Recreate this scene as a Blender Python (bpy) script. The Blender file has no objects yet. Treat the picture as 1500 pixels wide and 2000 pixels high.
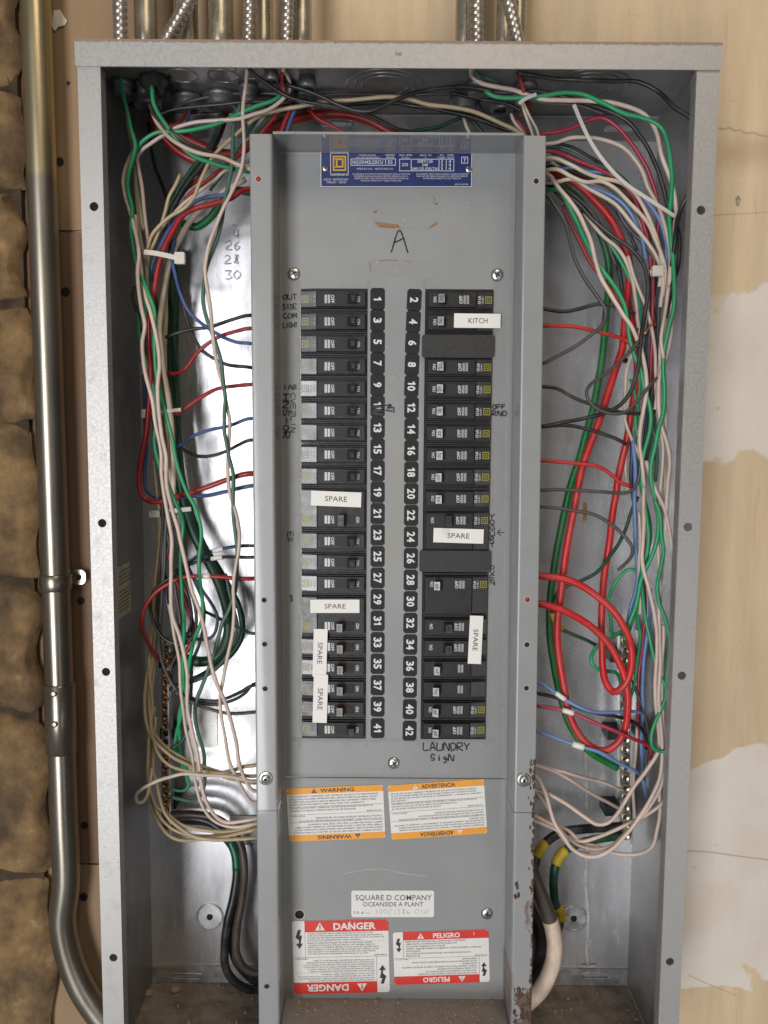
import bpy, bmesh, math, random
import numpy as np
from mathutils import Vector, Matrix, geometry
random.seed(7); RNG = np.random.RandomState(7)
S = bpy.context.scene; COL = S.collection
# ------------------------------------------------------------------ camera
FPX = 1622.0                                   # focal length in pixels of the 1500 x 2000 photograph
CAMP = np.array([-.0084, -.6869, -.3066]); PITCH, YAW, ROLL = .0947, -.0011, .0064
cF = np.array([math.sin(YAW)*math.cos(PITCH), math.cos(YAW)*math.cos(PITCH), -math.sin(PITCH)])
cR = np.cross(cF, [0, 0, 1]); cR /= np.linalg.norm(cR); cU = np.cross(cR, cF)
cR, cU = cR*math.cos(ROLL)+cU*math.sin(ROLL), cU*math.cos(ROLL)-cR*math.sin(ROLL)
cam = bpy.data.cameras.new('camera'); camo = bpy.data.objects.new('camera', cam); COL.objects.link(camo)
camo.matrix_world = Matrix(((cR[0], cU[0], -cF[0], CAMP[0]), (cR[1], cU[1], -cF[1], CAMP[1]), (cR[2], cU[2], -cF[2], CAMP[2]), (0, 0, 0, 1)))
cam.sensor_fit = 'VERTICAL'; cam.sensor_height = 24; cam.lens = 24*FPX/2000
cam.clip_start = .01; cam.clip_end = 50
cam.dof.use_dof = True; cam.dof.focus_distance = .725; cam.dof.aperture_fstop = cam.lens/4.2
S.camera = camo
# ------------------------------------------------------------------ light
world = bpy.data.worlds.new('World'); S.world = world; world.use_nodes = True
world.node_tree.nodes['Background'].inputs[0].default_value = (.95, .93, .92, 1)
world.node_tree.nodes['Background'].inputs[1].default_value = .18
def area(name, loc, target, sx, sy, power, color):
    l = bpy.data.lights.new(name, 'AREA'); l.shape = 'RECTANGLE'; l.size = sx; l.size_y = sy; l.energy = power; l.color = color
    o = bpy.data.objects.new(name, l); COL.objects.link(o); o.location = loc
    o.rotation_euler = (Vector(target)-Vector(loc)).to_track_quat('-Z', 'Y').to_euler()
    return o
area('doorway_light', (-1.02, -3.0, -.86), (0, 0, -.45), .90, 2.4, 84, (.97, .98, 1.0))
area('ceiling_light', (.5, -1.7, 1.6), (0, .1, -.4), 1.0, .9, 20, (1.0, .84, .62))
area('low_fill_light', (1.5, -2.1, -1.5), (0, .05, -.6), 1.1, 1.1, 5, (.95, .97, 1.0))  # added cool fill from low right, standing in for bounced daylight
S.view_settings.view_transform = 'Standard'; S.view_settings.look = 'None'
S.view_settings.exposure = 0; S.view_settings.gamma = 1
S.render.engine = 'CYCLES'
# ------------------------------------------------------------------ helpers
def W(u, v, y):
    """photo pixel -> point on the plane at depth y (y runs into the wall, 0 = front lip of the box)"""
    d = cF + cR*(u-750)/FPX + cU*(1000-v)/FPX
    return CAMP + d*(y-CAMP[1])/d[1]
def WX(u, v, x):
    d = cF + cR*(u-750)/FPX + cU*(1000-v)/FPX
    return CAMP + d*(x-CAMP[0])/d[0]
MATS = {}
def mat(name, col, rough=.5, metal=0, var=0, vscale=40, bump=0, bscale=200, rvar=0, coat=0, col2=None, stretch=None, detail=4, spec=.5):
    m = bpy.data.materials.new(name); m.use_nodes = True; nt = m.node_tree; N = nt.nodes; L = nt.links
    b = N['Principled BSDF']; b.inputs['Roughness'].default_value = rough; b.inputs['Metallic'].default_value = metal
    b.inputs['Base Color'].default_value = (*col, 1); b.inputs['Coat Weight'].default_value = coat; b.inputs['Coat Roughness'].default_value = .1
    b.inputs['Specular IOR Level'].default_value = spec
    if var or bump or rvar or col2:
        g = N.new('ShaderNodeNewGeometry'); mp = N.new('ShaderNodeMapping'); L.new(g.outputs['Position'], mp.inputs[0])
        if stretch: mp.inputs['Scale'].default_value = stretch
        n = N.new('ShaderNodeTexNoise'); n.inputs['Scale'].default_value = vscale; n.inputs['Detail'].default_value = detail; n.inputs['Roughness'].default_value = .6
        L.new(mp.outputs[0], n.inputs['Vector'])
        r = N.new('ShaderNodeValToRGB'); L.new(n.outputs[0], r.inputs[0])
        c2 = col2 or tuple(min(1, c*(1+var)) for c in col); c1 = col if col2 else tuple(c*(1-var) for c in col)
        r.color_ramp.elements[0].position = .32; r.color_ramp.elements[1].position = .68
        r.color_ramp.elements[0].color = (*c1, 1); r.color_ramp.elements[1].color = (*c2, 1)
        L.new(r.outputs[0], b.inputs['Base Color'])
        if rvar:
            mr = N.new('ShaderNodeMapRange'); mr.inputs[3].default_value = max(.02, rough-rvar); mr.inputs[4].default_value = rough+rvar
            mr.inputs[1].default_value = .3; mr.inputs[2].default_value = .7
            L.new(n.outputs[0], mr.inputs[0]); L.new(mr.outputs[0], b.inputs['Roughness'])
        if bump:
            n2 = N.new('ShaderNodeTexNoise'); n2.inputs['Scale'].default_value = bscale; n2.inputs['Detail'].default_value = 3
            L.new(mp.outputs[0], n2.inputs['Vector'])
            bp = N.new('ShaderNodeBump'); bp.inputs['Strength'].default_value = bump; bp.inputs['Distance'].default_value = .002
            L.new(n2.outputs[0], bp.inputs['Height']); L.new(bp.outputs[0], b.inputs['Normal'])
    MATS[name] = m; return m
def shaped_mask(nt, boxes, warp=.02, wscale=18, soft=.004, plane='xz'):
    """0..1 mask of rounded boxes (x0,x1,z0,z1) in metres with a noisy edge: stains and worn patches with a shape of their own"""
    N, L = nt.nodes, nt.links
    def mth(op, a, b=None, clamp=False):
        n = N.new('ShaderNodeMath'); n.operation = op; n.use_clamp = clamp
        for i, s in enumerate((a, b)):
            if s is None: continue
            if isinstance(s, (int, float)): n.inputs[i].default_value = s
            else: L.new(s, n.inputs[i])
        return n.outputs[0]
    g = N.new('ShaderNodeNewGeometry'); sp = N.new('ShaderNodeSeparateXYZ'); L.new(g.outputs['Position'], sp.inputs[0])
    n = N.new('ShaderNodeTexNoise'); n.inputs['Scale'].default_value = wscale; n.inputs['Detail'].default_value = 5; L.new(g.outputs['Position'], n.inputs['Vector'])
    sc = N.new('ShaderNodeSeparateColor'); L.new(n.outputs['Color'], sc.inputs[0])
    ax = {'x': 0, 'y': 1, 'z': 2}
    X = mth('ADD', sp.outputs[ax[plane[0]]], mth('MULTIPLY', mth('SUBTRACT', sc.outputs[0], .5), warp*2))
    Z = mth('ADD', sp.outputs[ax[plane[1]]], mth('MULTIPLY', mth('SUBTRACT', sc.outputs[1], .5), warp*2))
    out = None
    for x0, x1, z0, z1 in boxes:
        dx = mth('SUBTRACT', mth('ABSOLUTE', mth('SUBTRACT', X, (x0+x1)/2)), (x1-x0)/2)
        dz = mth('SUBTRACT', mth('ABSOLUTE', mth('SUBTRACT', Z, (z0+z1)/2)), (z1-z0)/2)
        d = mth('MAXIMUM', dx, dz)
        m = mth('SUBTRACT', .5, mth('DIVIDE', d, soft), True)
        out = m if out is None else mth('MAXIMUM', out, m)
    return out, n.outputs[0]
def overlay(m, fac, col, rough=None, amount=1.0):
    """mix another base colour (and roughness / non-metal) over a material through a mask"""
    nt = m.node_tree; N, L = nt.nodes, nt.links; b = N['Principled BSDF']
    if amount != 1:
        k = N.new('ShaderNodeMath'); k.operation = 'MULTIPLY'; k.inputs[1].default_value = amount; L.new(fac, k.inputs[0]); fac = k.outputs[0]
    mx = N.new('ShaderNodeMix'); mx.data_type = 'RGBA'; L.new(fac, mx.inputs[0])
    s = b.inputs['Base Color']
    if s.is_linked: L.new(s.links[0].from_socket, mx.inputs[6])
    else: mx.inputs[6].default_value = s.default_value
    if isinstance(col, tuple): mx.inputs[7].default_value = (*col, 1)
    else: L.new(col, mx.inputs[7])
    L.new(mx.outputs[2], s)
    for key, val in (('Roughness', rough), ('Metallic', 0 if b.inputs['Metallic'].default_value > 0 else None)):
        if val is None: continue
        s = b.inputs[key]; q = N.new('ShaderNodeMix'); q.data_type = 'FLOAT'; L.new(fac, q.inputs[0])
        if s.is_linked: L.new(s.links[0].from_socket, q.inputs[2])
        else: q.inputs[2].default_value = s.default_value
        q.inputs[3].default_value = val; L.new(q.outputs[0], s)
def noise_mask(m, scale, lo, hi, stretch=None, detail=6):
    nt = m.node_tree; N, L = nt.nodes, nt.links
    g = N.new('ShaderNodeNewGeometry'); mp = N.new('ShaderNodeMapping'); L.new(g.outputs['Position'], mp.inputs[0])
    if stretch: mp.inputs['Scale'].default_value = stretch
    n = N.new('ShaderNodeTexNoise'); n.inputs['Scale'].default_value = scale; n.inputs['Detail'].default_value = detail; n.inputs['Roughness'].default_value = .65
    L.new(mp.outputs[0], n.inputs['Vector'])
    r = N.new('ShaderNodeMapRange'); r.inputs[1].default_value = lo; r.inputs[2].default_value = hi; L.new(n.outputs[0], r.inputs[0])
    return r.outputs[0]

class MB:
    """collects geometry; build() links it as one mesh object"""
    def __init__(s): s.v = []; s.f = []; s.sm = []
    def add(s, vs, fs, smooth=False):
        o = len(s.v); s.v += [tuple(map(float, p)) for p in vs]; s.f += [tuple(i+o for i in f) for f in fs]; s.sm += [smooth]*len(fs); return s
    def box(s, x0, x1, y0, y1, z0, z1):
        return s.add([(x, y, z) for x in (x0, x1) for y in (y0, y1) for z in (z0, z1)],
                     [(0, 1, 3, 2), (4, 6, 7, 5), (0, 4, 5, 1), (2, 3, 7, 6), (0, 2, 6, 4), (1, 5, 7, 3)])
    def hexa(s, p):      # 8 points: front quad (4) then back quad (4), same order
        return s.add(p, [(0, 1, 2, 3), (7, 6, 5, 4), (0, 4, 5, 1), (1, 5, 6, 2), (2, 6, 7, 3), (3, 7, 4, 0)])
    def prism(s, outer, holes, y0, y1):
        """x-z outline with holes, from y0 (front) to y1"""
        loops = [outer]+list(holes); flat = [p for l in loops for p in l]
        tri = geometry.tessellate_polygon([[Vector((p[0], p[1], 0)) for p in l] for l in loops])
        n = len(flat); vs = [(p[0], y0, p[1]) for p in flat]+[(p[0], y1, p[1]) for p in flat]; fs = []
        for t in tri:
            a, b, c = (flat[i] for i in t)
            cr = (b[0]-a[0])*(c[1]-a[1])-(b[1]-a[1])*(c[0]-a[0])
            t = tuple(t) if cr > 0 else tuple(reversed(t))       # ccw in x-z seen from -y
            fs.append(t); fs.append(tuple(i+n for i in reversed(t)))
        o = 0
        for k, l in enumerate(loops):
            m = len(l); ar = sum(l[i][0]*l[(i+1) % m][1]-l[(i+1) % m][0]*l[i][1] for i in range(m))
            for i in range(m):
                j = (i+1) % m; q = (o+i, o+i+n, o+j+n, o+j)
                if (ar > 0) == (k > 0): q = q[::-1]
                fs.append(q[::-1] if False else q)
            o += m
        return s.add(vs, fs)
    def sweep(s, prof, z0, z1):
        """open x-y profile extruded along z"""
        n = len(prof); vs = [(p[0], p[1], z0) for p in prof]+[(p[0], p[1], z1) for p in prof]
        return s.add(vs, [(i, i+1, i+1+n, i+n) for i in range(n-1)])
    def lathe(s, prof, c, ax=(0, -1, 0), seg=20, smooth=True):
        """prof: (radius, height along ax)"""
        a = Vector(ax).normalized(); t = a.orthogonal().normalized(); b = a.cross(t); vs = []; fs = []
        for r, h in prof:
            for k in range(seg):
                w = 2*math.pi*k/seg; vs.append(Vector(c)+a*h+t*(r*math.cos(w))+b*(r*math.sin(w)))
        for i in range(len(prof)-1):
            for k in range(seg):
                k2 = (k+1) % seg; fs.append((i*seg+k, i*seg+k2, (i+1)*seg+k2, (i+1)*seg+k))
        fs.append(tuple(reversed(range(seg)))); fs.append(tuple(range((len(prof)-1)*seg, len(prof)*seg)))
        return s.add(vs, fs, smooth)
    def tube(s, pts, r, seg=8, smooth=True, rfun=None):
        P = np.array(pts, float); n = len(P); T = np.gradient(P, axis=0); T /= np.linalg.norm(T, axis=1)[:, None]+1e-12
        ref = np.array([0, 1, 0.]) if abs(T[0][1]) < .9 else np.array([1, 0, 0.])
        nv = np.cross(T[0], ref); nv /= np.linalg.norm(nv); vs = []; fs = []
        for i in range(n):
            nv = nv-T[i]*(nv@T[i]); nv /= np.linalg.norm(nv)+1e-12; bn = np.cross(T[i], nv); rr = r if rfun is None else rfun(i/(n-1))
            for k in range(seg):
                w = 2*math.pi*k/seg; vs.append(P[i]+rr*(math.cos(w)*nv+math.sin(w)*bn))
        for i in range(n-1):
            for k in range(seg):
                k2 = (k+1) % seg; fs.append((i*seg+k, i*seg+k2, (i+1)*seg+k2, (i+1)*seg+k))
        fs.append(tuple(reversed(range(seg)))); fs.append(tuple(range((n-1)*seg, n*seg)))
        return s.add(vs, fs, smooth)
    def build(s, name, material, parent=None, fix=True):
        me = bpy.data.meshes.new(name); me.from_pydata(s.v, [], s.f)
        me.polygons.foreach_set('use_smooth', s.sm)
        if fix:
            bm = bmesh.new(); bm.from_mesh(me); bmesh.ops.recalc_face_normals(bm, faces=bm.faces); bm.to_mesh(me); bm.free()
        me.materials.append(MATS[material]); me.update()
        return link(name, me, parent)
def link(name, me, parent=None):
    o = bpy.data.objects.new(name, me); COL.objects.link(o)
    if parent: o.parent = parent
    return o
def tag(o, label=None, cat=None, group=None, kind=None):
    for k, v in (('label', label), ('category', cat), ('group', group), ('kind', kind)):
        if v: o[k] = v
    return o
def thing(name, label, cat, group=None, loc=(0, 0, 0)):
    o = bpy.data.objects.new(name, None); COL.objects.link(o); o.empty_display_size = .01; o.location = loc
    return tag(o, label, cat, group)
def rect(x0, x1, z0, z1): return [(x0, z0), (x1, z0), (x1, z1), (x0, z1)]
def rrect(x0, x1, z0, z1, r, n=4):
    out = []
    for cx, cz, a0 in ((x1-r, z0+r, -90), (x1-r, z1-r, 0), (x0+r, z1-r, 90), (x0+r, z0+r, 180)):
        for k in range(n+1):
            a = math.radians(a0+90*k/n); out.append((cx+r*math.cos(a), cz+r*math.sin(a)))
    return out
def circ(x, z, r, n=16): return [(x+r*math.cos(2*math.pi*k/n), z+r*math.sin(2*math.pi*k/n)) for k in range(n)]
def spline(P, step=.004, closed=False):
    """Catmull-Rom (centripetal-ish) through P, resampled"""
    P = np.array(P, float)
    if len(P) < 3: return np.linspace(P[0], P[-1], 12)
    Q = np.vstack([2*P[0]-P[1], P, 2*P[-1]-P[-2]]); out = []
    for i in range(1, len(Q)-2):
        p0, p1, p2, p3 = Q[i-1:i+3]; L = np.linalg.norm(p2-p1); n = max(2, int(L/step))
        d0, d1, d2 = (max(1e-6, np.linalg.norm(b-a))**.5 for a, b in ((p0, p1), (p1, p2), (p2, p3)))
        m1 = (p1-p0)/d0-(p2-p0)/(d0+d1)+(p2-p1)/d1; m2 = (p2-p1)/d1-(p3-p1)/(d1+d2)+(p3-p2)/d2; m1 *= d1; m2 *= d1
        for t in np.arange(n)/n:
            out.append((2*t**3-3*t**2+1)*p1+(t**3-2*t**2+t)*m1+(-2*t**3+3*t**2)*p2+(t**3-t**2)*m2)
    out.append(P[-1]); return np.array(out)
# ---------------------------------------------------------------- printed text (built-in font turned into flat meshes)
_tc = {}
def glyphs(body, bold=0):
    k = (body, bold)
    if k not in _tc:
        c = bpy.data.curves.new('text', 'FONT'); c.body = body; c.size = 1; c.resolution_u = 2; c.fill_mode = 'FRONT'; c.offset = bold
        o = bpy.data.objects.new('text', c); me = o.to_mesh()
        v = np.array([tuple(p.co)[:2] for p in me.vertices]) if len(me.vertices) else np.zeros((1, 2)); f = [tuple(p.vertices) for p in me.polygons]
        o.to_mesh_clear(); bpy.data.objects.remove(o); bpy.data.curves.remove(c); _tc[k] = (v, f)
    return _tc[k]
class Frame:
    """flat local frame: o origin, ex right, ey up (unit vectors), n towards the viewer"""
    def __init__(s, o, ex, ey):
        s.o = np.array(o, float); s.ex = np.array(ex, float)/np.linalg.norm(ex); s.ey = np.array(ey, float)/np.linalg.norm(ey); s.n = np.cross(s.ex, s.ey)
    def __call__(s, a, b, h=0): return s.o+s.ex*a+s.ey*b+s.n*h
    def turned(s, a, b, deg):
        w = math.radians(deg); c, d = math.cos(w), math.sin(w); return Frame(s(a, b), s.ex*c+s.ey*d, s.ey*c-s.ex*d)
def put_text(mb, fr, body, x0, x1, base, cap, h=.0003, bold=0, align=None):
    """text squeezed into x0..x1 with its cap height; align = keep natural width ('l','c','r')"""
    v, f = glyphs(body, bold)
    if not len(f): return
    xs0, xs1 = v[:, 0].min(), v[:, 0].max(); s = cap/.70; k = (x1-x0)/max(1e-6, xs1-xs0)
    if align:
        k = s; wd = (xs1-xs0)*k; x0 = {'l': x0, 'c': (x0+x1-wd)/2, 'r': x1-wd}[align]
    mb.add([fr(x0+(p[0]-xs0)*k, base+p[1]*s, h) for p in v], f)
def put_poly(mb, fr, pts, h=.0003): mb.add([fr(a, b, h) for a, b in pts], [tuple(range(len(pts)))])
def put_rect(mb, fr, x0, x1, y0, y1, h=.0003): put_poly(mb, fr, rect(x0, x1, y0, y1), h)
def put_frame(mb, fr, x0, x1, y0, y1, t, h=.0003):
    put_rect(mb, fr, x0, x1, y0, y0+t, h); put_rect(mb, fr, x0, x1, y1-t, y1, h); put_rect(mb, fr, x0, x0+t, y0+t, y1-t, h); put_rect(mb, fr, x1-t, x1, y0+t, y1-t, h)
def put_slab(mb, fr, pts, t):
    """flat outline with thickness t lying on the frame's plane"""
    n = len(pts); mb.add([fr(a, b, t) for a, b in pts]+[fr(a, b, 0.00002) for a, b in pts],
                         [tuple(range(n)), tuple(reversed(range(n, 2*n)))]+[(i, i+n, (i+1) % n+n, (i+1) % n) for i in range(n)])
def ribbon(mb, pts, w, y):
    """pen stroke: pixel polyline -> flat ribbon of width w on the plane y"""
    P = np.array([W(u, v, y) for u, v in pts])
    if len(P) > 2: P = spline(P, .0008)
    d = np.gradient(P, axis=0); d /= np.linalg.norm(d, axis=1)[:, None]+1e-9; nrm = np.stack([-d[:, 2], 0*d[:, 0], d[:, 0]], 1)
    k = len(P); ww = w*(.8+.4*RNG.rand(k))[:, None]/2
    A, B = P+nrm*ww, P-nrm*ww
    mb.add(np.vstack([A, B]), [(i, i+1, i+1+k, i+k) for i in range(k-1)])
PEN = {'A': [[(0, 0), (.5, 1), (1, 0)], [(.2, .4), (.8, .4)]], 'C': [[(1, .85), (.5, 1), (0, .5), (.5, 0), (1, .15)]], 'D': [[(.1, 0), (.1, 1), (.7, .9), (1, .5), (.7, .1), (.1, 0)]],
 'E': [[(1, 1), (0, 1), (0, 0), (1, 0)], [(0, .5), (.8, .5)]], 'F': [[(1, 1), (0, 1), (0, 0)], [(0, .5), (.8, .5)]], 'G': [[(1, .85), (.5, 1), (0, .5), (.5, 0), (1, .2), (1, .5), (.6, .5)]],
 'H': [[(0, 0), (0, 1)], [(1, 0), (1, 1)], [(0, .5), (1, .5)]], 'I': [[(.5, 0), (.5, 1)]], 'L': [[(0, 1), (0, 0), (1, .05)]], 'M': [[(0, 0), (.1, 1), (.5, .3), (.9, 1), (1, 0)]],
 'N': [[(0, 0), (.05, 1), (.9, 0), (1, 1)]], 'O': [[(.5, 1), (0, .5), (.5, 0), (1, .5), (.5, 1)]], 'R': [[(0, 0), (0, 1), (.8, .9), (.8, .6), (0, .5), (1, 0)]],
 'S': [[(1, .9), (.4, 1), (.1, .7), (.9, .35), (.5, 0), (0, .1)]], 'T': [[(0, 1), (1, 1)], [(.5, 1), (.5, 0)]], 'U': [[(0, 1), (.1, .1), (.5, 0), (.9, .1), (1, 1)]],
 'V': [[(0, 1), (.5, 0), (1, 1)]], 'Y': [[(0, 1), (.5, .5), (1, 1)], [(.5, .5), (.4, 0)]], 'Z': [[(0, 1), (1, 1), (0, 0), (1, 0)]], '-': [[(.1, .5), (.9, .5)]],
 'i': [[(.5, 0), (.5, .6)], [(.48, .85), (.55, .9)]], 'g': [[(.8, .55), (.4, .7), (.2, .4), (.6, .25), (.8, .5), (.7, -.2), (.1, -.35)]], 'B': [[(0, 0), (0, 1), (.8, .8), (.1, .5), (.9, .25), (0, 0)]],
 '0': [[(.5, 1), (0, .5), (.5, 0), (1, .5), (.5, 1)]], '2': [[(0, .8), (.5, 1), (.9, .7), (0, 0), (1, 0)]], '3': [[(0, .95), (.9, .95), (.4, .55), (.9, .25), (.3, 0), (0, .1)]],
 '4': [[(.2, 1), (0, .4), (1, .4)], [(.8, 1), (.75, 0)]], '6': [[(.7, 1), (.1, .5), (.4, 0), (.9, .25), (.2, .45)]], '8': [[(.9, .9), (.3, .95), (.7, .5), (.2, .05), (.8, .1), (.3, .6), (.9, .9)]]}
def pen_text(mb, body, u, v, cw, ch, y, w=.0011, down=False, turned=False, jit=.08):
    """hand lettering: (u,v) top-left pixel of the first letter; down = letters run downwards, turned = each letter lies on its side"""
    for i, c in enumerate(body):
        for st in PEN.get(c, []):
            pts = []
            for a, b in st:
                a += random.uniform(-jit, jit); b += random.uniform(-jit, jit)
                if turned: q = (u+ch*b, v+i*cw*1.25+cw*a)
                elif down: q = (u+cw*a, v+i*ch*1.25+ch*(1-b))
                else: q = (u+i*cw*1.25+cw*a, v+ch*(1-b))
                pts.append(q)
            ribbon(mb, pts, w, y)
# ------------------------------------------------------------------ materials
mat('galvanized', (.50, .50, .51), .42, .75, var=.16, vscale=120, rvar=.10, bump=.08, bscale=600)
mat('galvanized_lip', (.385, .374, .362), .46, .55, var=.07, vscale=420, rvar=.07, bump=.05, bscale=900)
m = MATS['galvanized_lip']; overlay(m, noise_mask(m, 55, .56, .80), (.27, .255, .235), .6, .45)
overlay(m, noise_mask(m, 260, .64, .70), (.22, .15, .10), .8, .45)
mk, _ = shaped_mask(m.node_tree, [(-.30, .30, -.0014, .01)], .0016, 300, .001); overlay(m, mk, (.22, .14, .085), .8, .8)
mk, _ = shaped_mask(m.node_tree, [(-.0025, .0020, -.0098, -.0082), (-.001, .0000, -.0170, -.0160)], .004, 260, .002); overlay(m, mk, (.16, .085, .055), .8, .8)
mat('back_metal', (.60, .60, .62), .25, .62, var=.05, vscale=40, rvar=.05, bump=.08, bscale=45, stretch=(1, 1, .22))
m = MATS['back_metal']; overlay(m, noise_mask(m, 11, .46, .72, (1, 1, .4), 8), (.34, .325, .30), .42, .55); overlay(m, noise_mask(m, 130, .52, .70, (1, 1, .3)), (.46, .455, .45), .35, .35); overlay(m, noise_mask(m, 420, .70, .76), (.16, .15, .15), .6, .45)
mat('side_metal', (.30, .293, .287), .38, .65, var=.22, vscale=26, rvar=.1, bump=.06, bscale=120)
mat('box_floor', (.215, .17, .135), .85, 0, var=.4, vscale=60, bump=.5, bscale=700, detail=8)
m = MATS['box_floor']; overlay(m, noise_mask(m, 25, .5, .75), (.30, .27, .25), .6, .6)
mat('grey_paint', (.245, .25, .252), .36, 0, var=.05, vscale=14, bump=.02, bscale=500, rvar=.05, coat=.5)
m = MATS['grey_paint']; overlay(m, noise_mask(m, 24, .50, .78, None, 9), (.215, .205, .185), .55, .4); overlay(m, noise_mask(m, 160, .60, .75), (.29, .285, .27), .5, .22); overlay(m, noise_mask(m, 900, .73, .77), (.42, .40, .36), .7, .35)
mk, _ = shaped_mask(m.node_tree, [tuple(np.r_[W(762, 860, .044)[0], W(790, 860, .044)[0], W(770, 1130, .044)[2], W(770, 845, .044)[2]])], .006, 60, .012)
overlay(m, mk, (.29, .27, .17), .6, .3)
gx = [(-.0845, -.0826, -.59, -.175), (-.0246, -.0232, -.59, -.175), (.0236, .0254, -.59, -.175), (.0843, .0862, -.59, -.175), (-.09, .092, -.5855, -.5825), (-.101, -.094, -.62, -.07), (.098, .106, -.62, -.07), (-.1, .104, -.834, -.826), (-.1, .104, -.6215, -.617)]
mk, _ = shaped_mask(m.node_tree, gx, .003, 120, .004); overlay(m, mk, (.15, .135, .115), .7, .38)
mat('rusty_grey_paint', (.245, .25, .252), .38, 0, var=.05, vscale=25, bump=.05, bscale=500, coat=.2)
m = MATS['rusty_grey_paint']
for bx, wp, ws, sf, col, am in (((.1232, .130, -.845, -.645), .0075, 130, .0015, (.085, .04, .022), 1), ((.1226, .130, -.66, -.585), .0035, 120, .002, (.12, .06, .035), .9),
                            ((.111, .130, -.86, -.800), .012, 90, .003, (.10, .05, .028), .9), ((.1175, .121, -.735, -.712), .005, 90, .003, (.12, .055, .03), .8), ((.104, .107, -.86, -.78), .004, 90, .003, (.13, .07, .04), .6)):
    mk, _ = shaped_mask(m.node_tree, [bx], wp, ws, sf); overlay(m, mk, col, .85, am)
mat('dusty_lip', (.225, .175, .14), .8, 0, var=.3, vscale=70, bump=.4, bscale=600, col2=(.25, .235, .225))
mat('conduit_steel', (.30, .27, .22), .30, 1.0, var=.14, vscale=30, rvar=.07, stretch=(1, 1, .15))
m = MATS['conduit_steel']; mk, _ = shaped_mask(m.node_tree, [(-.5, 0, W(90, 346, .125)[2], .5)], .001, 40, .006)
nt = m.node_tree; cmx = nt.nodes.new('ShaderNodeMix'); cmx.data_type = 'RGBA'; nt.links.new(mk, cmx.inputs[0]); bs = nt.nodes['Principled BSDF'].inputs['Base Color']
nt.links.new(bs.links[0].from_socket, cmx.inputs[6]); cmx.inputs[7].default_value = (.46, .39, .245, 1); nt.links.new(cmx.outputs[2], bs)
mat('pipe_steel', (.46, .41, .315), .28, .85, var=.15, vscale=60, rvar=.07)
mat('flex_steel', (.46, .42, .38), .30, .9, var=.2, vscale=150)
mat('cast_metal', (.20, .20, .205), .45, .7, var=.3, vscale=90, bump=.2, bscale=300)
mat('screw_steel', (.55, .54, .52), .28, .95, var=.15, vscale=200)
mat('brass_screw', (.46, .25, .12), .35, .9, var=.4, vscale=150)
mat('plated_screw', (.62, .56, .42), .28, .95, var=.3, vscale=200)
mat('bar_metal', (.34, .33, .32), .35, .9, var=.2, vscale=90)
mat('dark_hole', (.012, .011, .010), .8)
mat('black_case', (.009, .009, .010), .40, 0, spec=.35, var=.25, vscale=200, bump=.12, bscale=1500, rvar=.1)
m = MATS['black_case']; overlay(m, noise_mask(m, 160, .60, .80), (.07, .058, .048), .8, .2)
mat('black_handle', (.016, .015, .015), .26, 0, spec=.8, var=.25, vscale=300, rvar=.08)
m = MATS['black_handle']; overlay(m, noise_mask(m, 260, .56, .78), (.13, .11, .09), .8, .5)
mat('slot_black', (.008, .008, .008), .6)
mat('slot_dust', (.035, .024, .017), .9, 0, var=.5, vscale=400)
mat('filler_black', (.020, .0195, .019), .46, 0, spec=.4, var=.2, vscale=200, bump=.3, bscale=1400)
mat('window_label', (.026, .024, .023), .30, 0, spec=.7, var=.2, vscale=120, rvar=.06)
mat('window_label_dull', (.035, .032, .030), .40, 0, spec=.7, var=.3, vscale=160, rvar=.08); mat('window_label_clear', (.022, .02, .02), .24, 0, spec=.8, var=.2, vscale=120, rvar=.06)
mat('black_case_dusty', (.011, .010, .010), .44, 0, spec=.35, var=.3, vscale=160, bump=.12, bscale=1500, rvar=.1)
m = MATS['black_case_dusty']; overlay(m, noise_mask(m, 120, .50, .78), (.075, .060, .048), .8, .3)
mat('indicator', (.36, .35, .33), .3, .4, var=.2, vscale=900)
mat('yellow_logo', (.25, .235, .035), .45); mat('dim_yellow', (.30, .285, .17), .5)
mat('white_print', (.62, .62, .62), .5); mat('grey_print', (.30, .30, .30), .5)
mat('black_print', (.025, .025, .028), .5); mat('dim_print', (.10, .10, .11), .5)
mat('sticker_black', (.009, .008, .009), .55, 0, spec=.3, var=.4, vscale=350)
mat('white_tape', (.72, .70, .66), .5, 0, var=.02, vscale=60)
mat('label_white', (.66, .645, .62), .45, 0, var=.04, vscale=70)
mat('label_orange', (.72, .30, .025), .42, 0, var=.05, vscale=60); mat('label_red', (.58, .035, .022), .42, 0, var=.08, vscale=80)
mat('plate_blue', (.012, .022, .12), .35, 0, var=.15, vscale=120, coat=.3); mat('plate_yellow', (.62, .33, .01), .4)
mat('marker', (.010, .010, .014), .4); mat('pencil', (.33, .33, .34), .45)
mat('old_tape', (.23, .12, .055), .7, 0, var=.35, vscale=300); mat('clear_tape', (.27, .275, .27), .18, 0, spec=.6)
mat('scratch', (.42, .41, .38), .6)
mat('tie_plastic', (.55, .51, .43), .35, 0, var=.08, vscale=100); mat('clear_tie', (.52, .49, .46), .25)
mat('paper_label', (.42, .37, .25), .7, 0, var=.12, vscale=60)
mat('fibre_bushing', (.20, .03, .012), .35)
mat('copper', (.72, .26, .11), .3, 1.0)
mat('black_lump', (.010, .010, .010), .8, 0, bump=1, bscale=200, var=.5, vscale=90)
mat('yellow_sleeve', (.50, .36, .02), .5, 0, var=.2, vscale=80); mat('green_sleeve', (.006, .085, .045), .35, 0, var=.3, vscale=150)
mat('white_wrap', (.58, .455, .36), .55, 0, var=.18, vscale=60, bump=.4, bscale=120)
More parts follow.
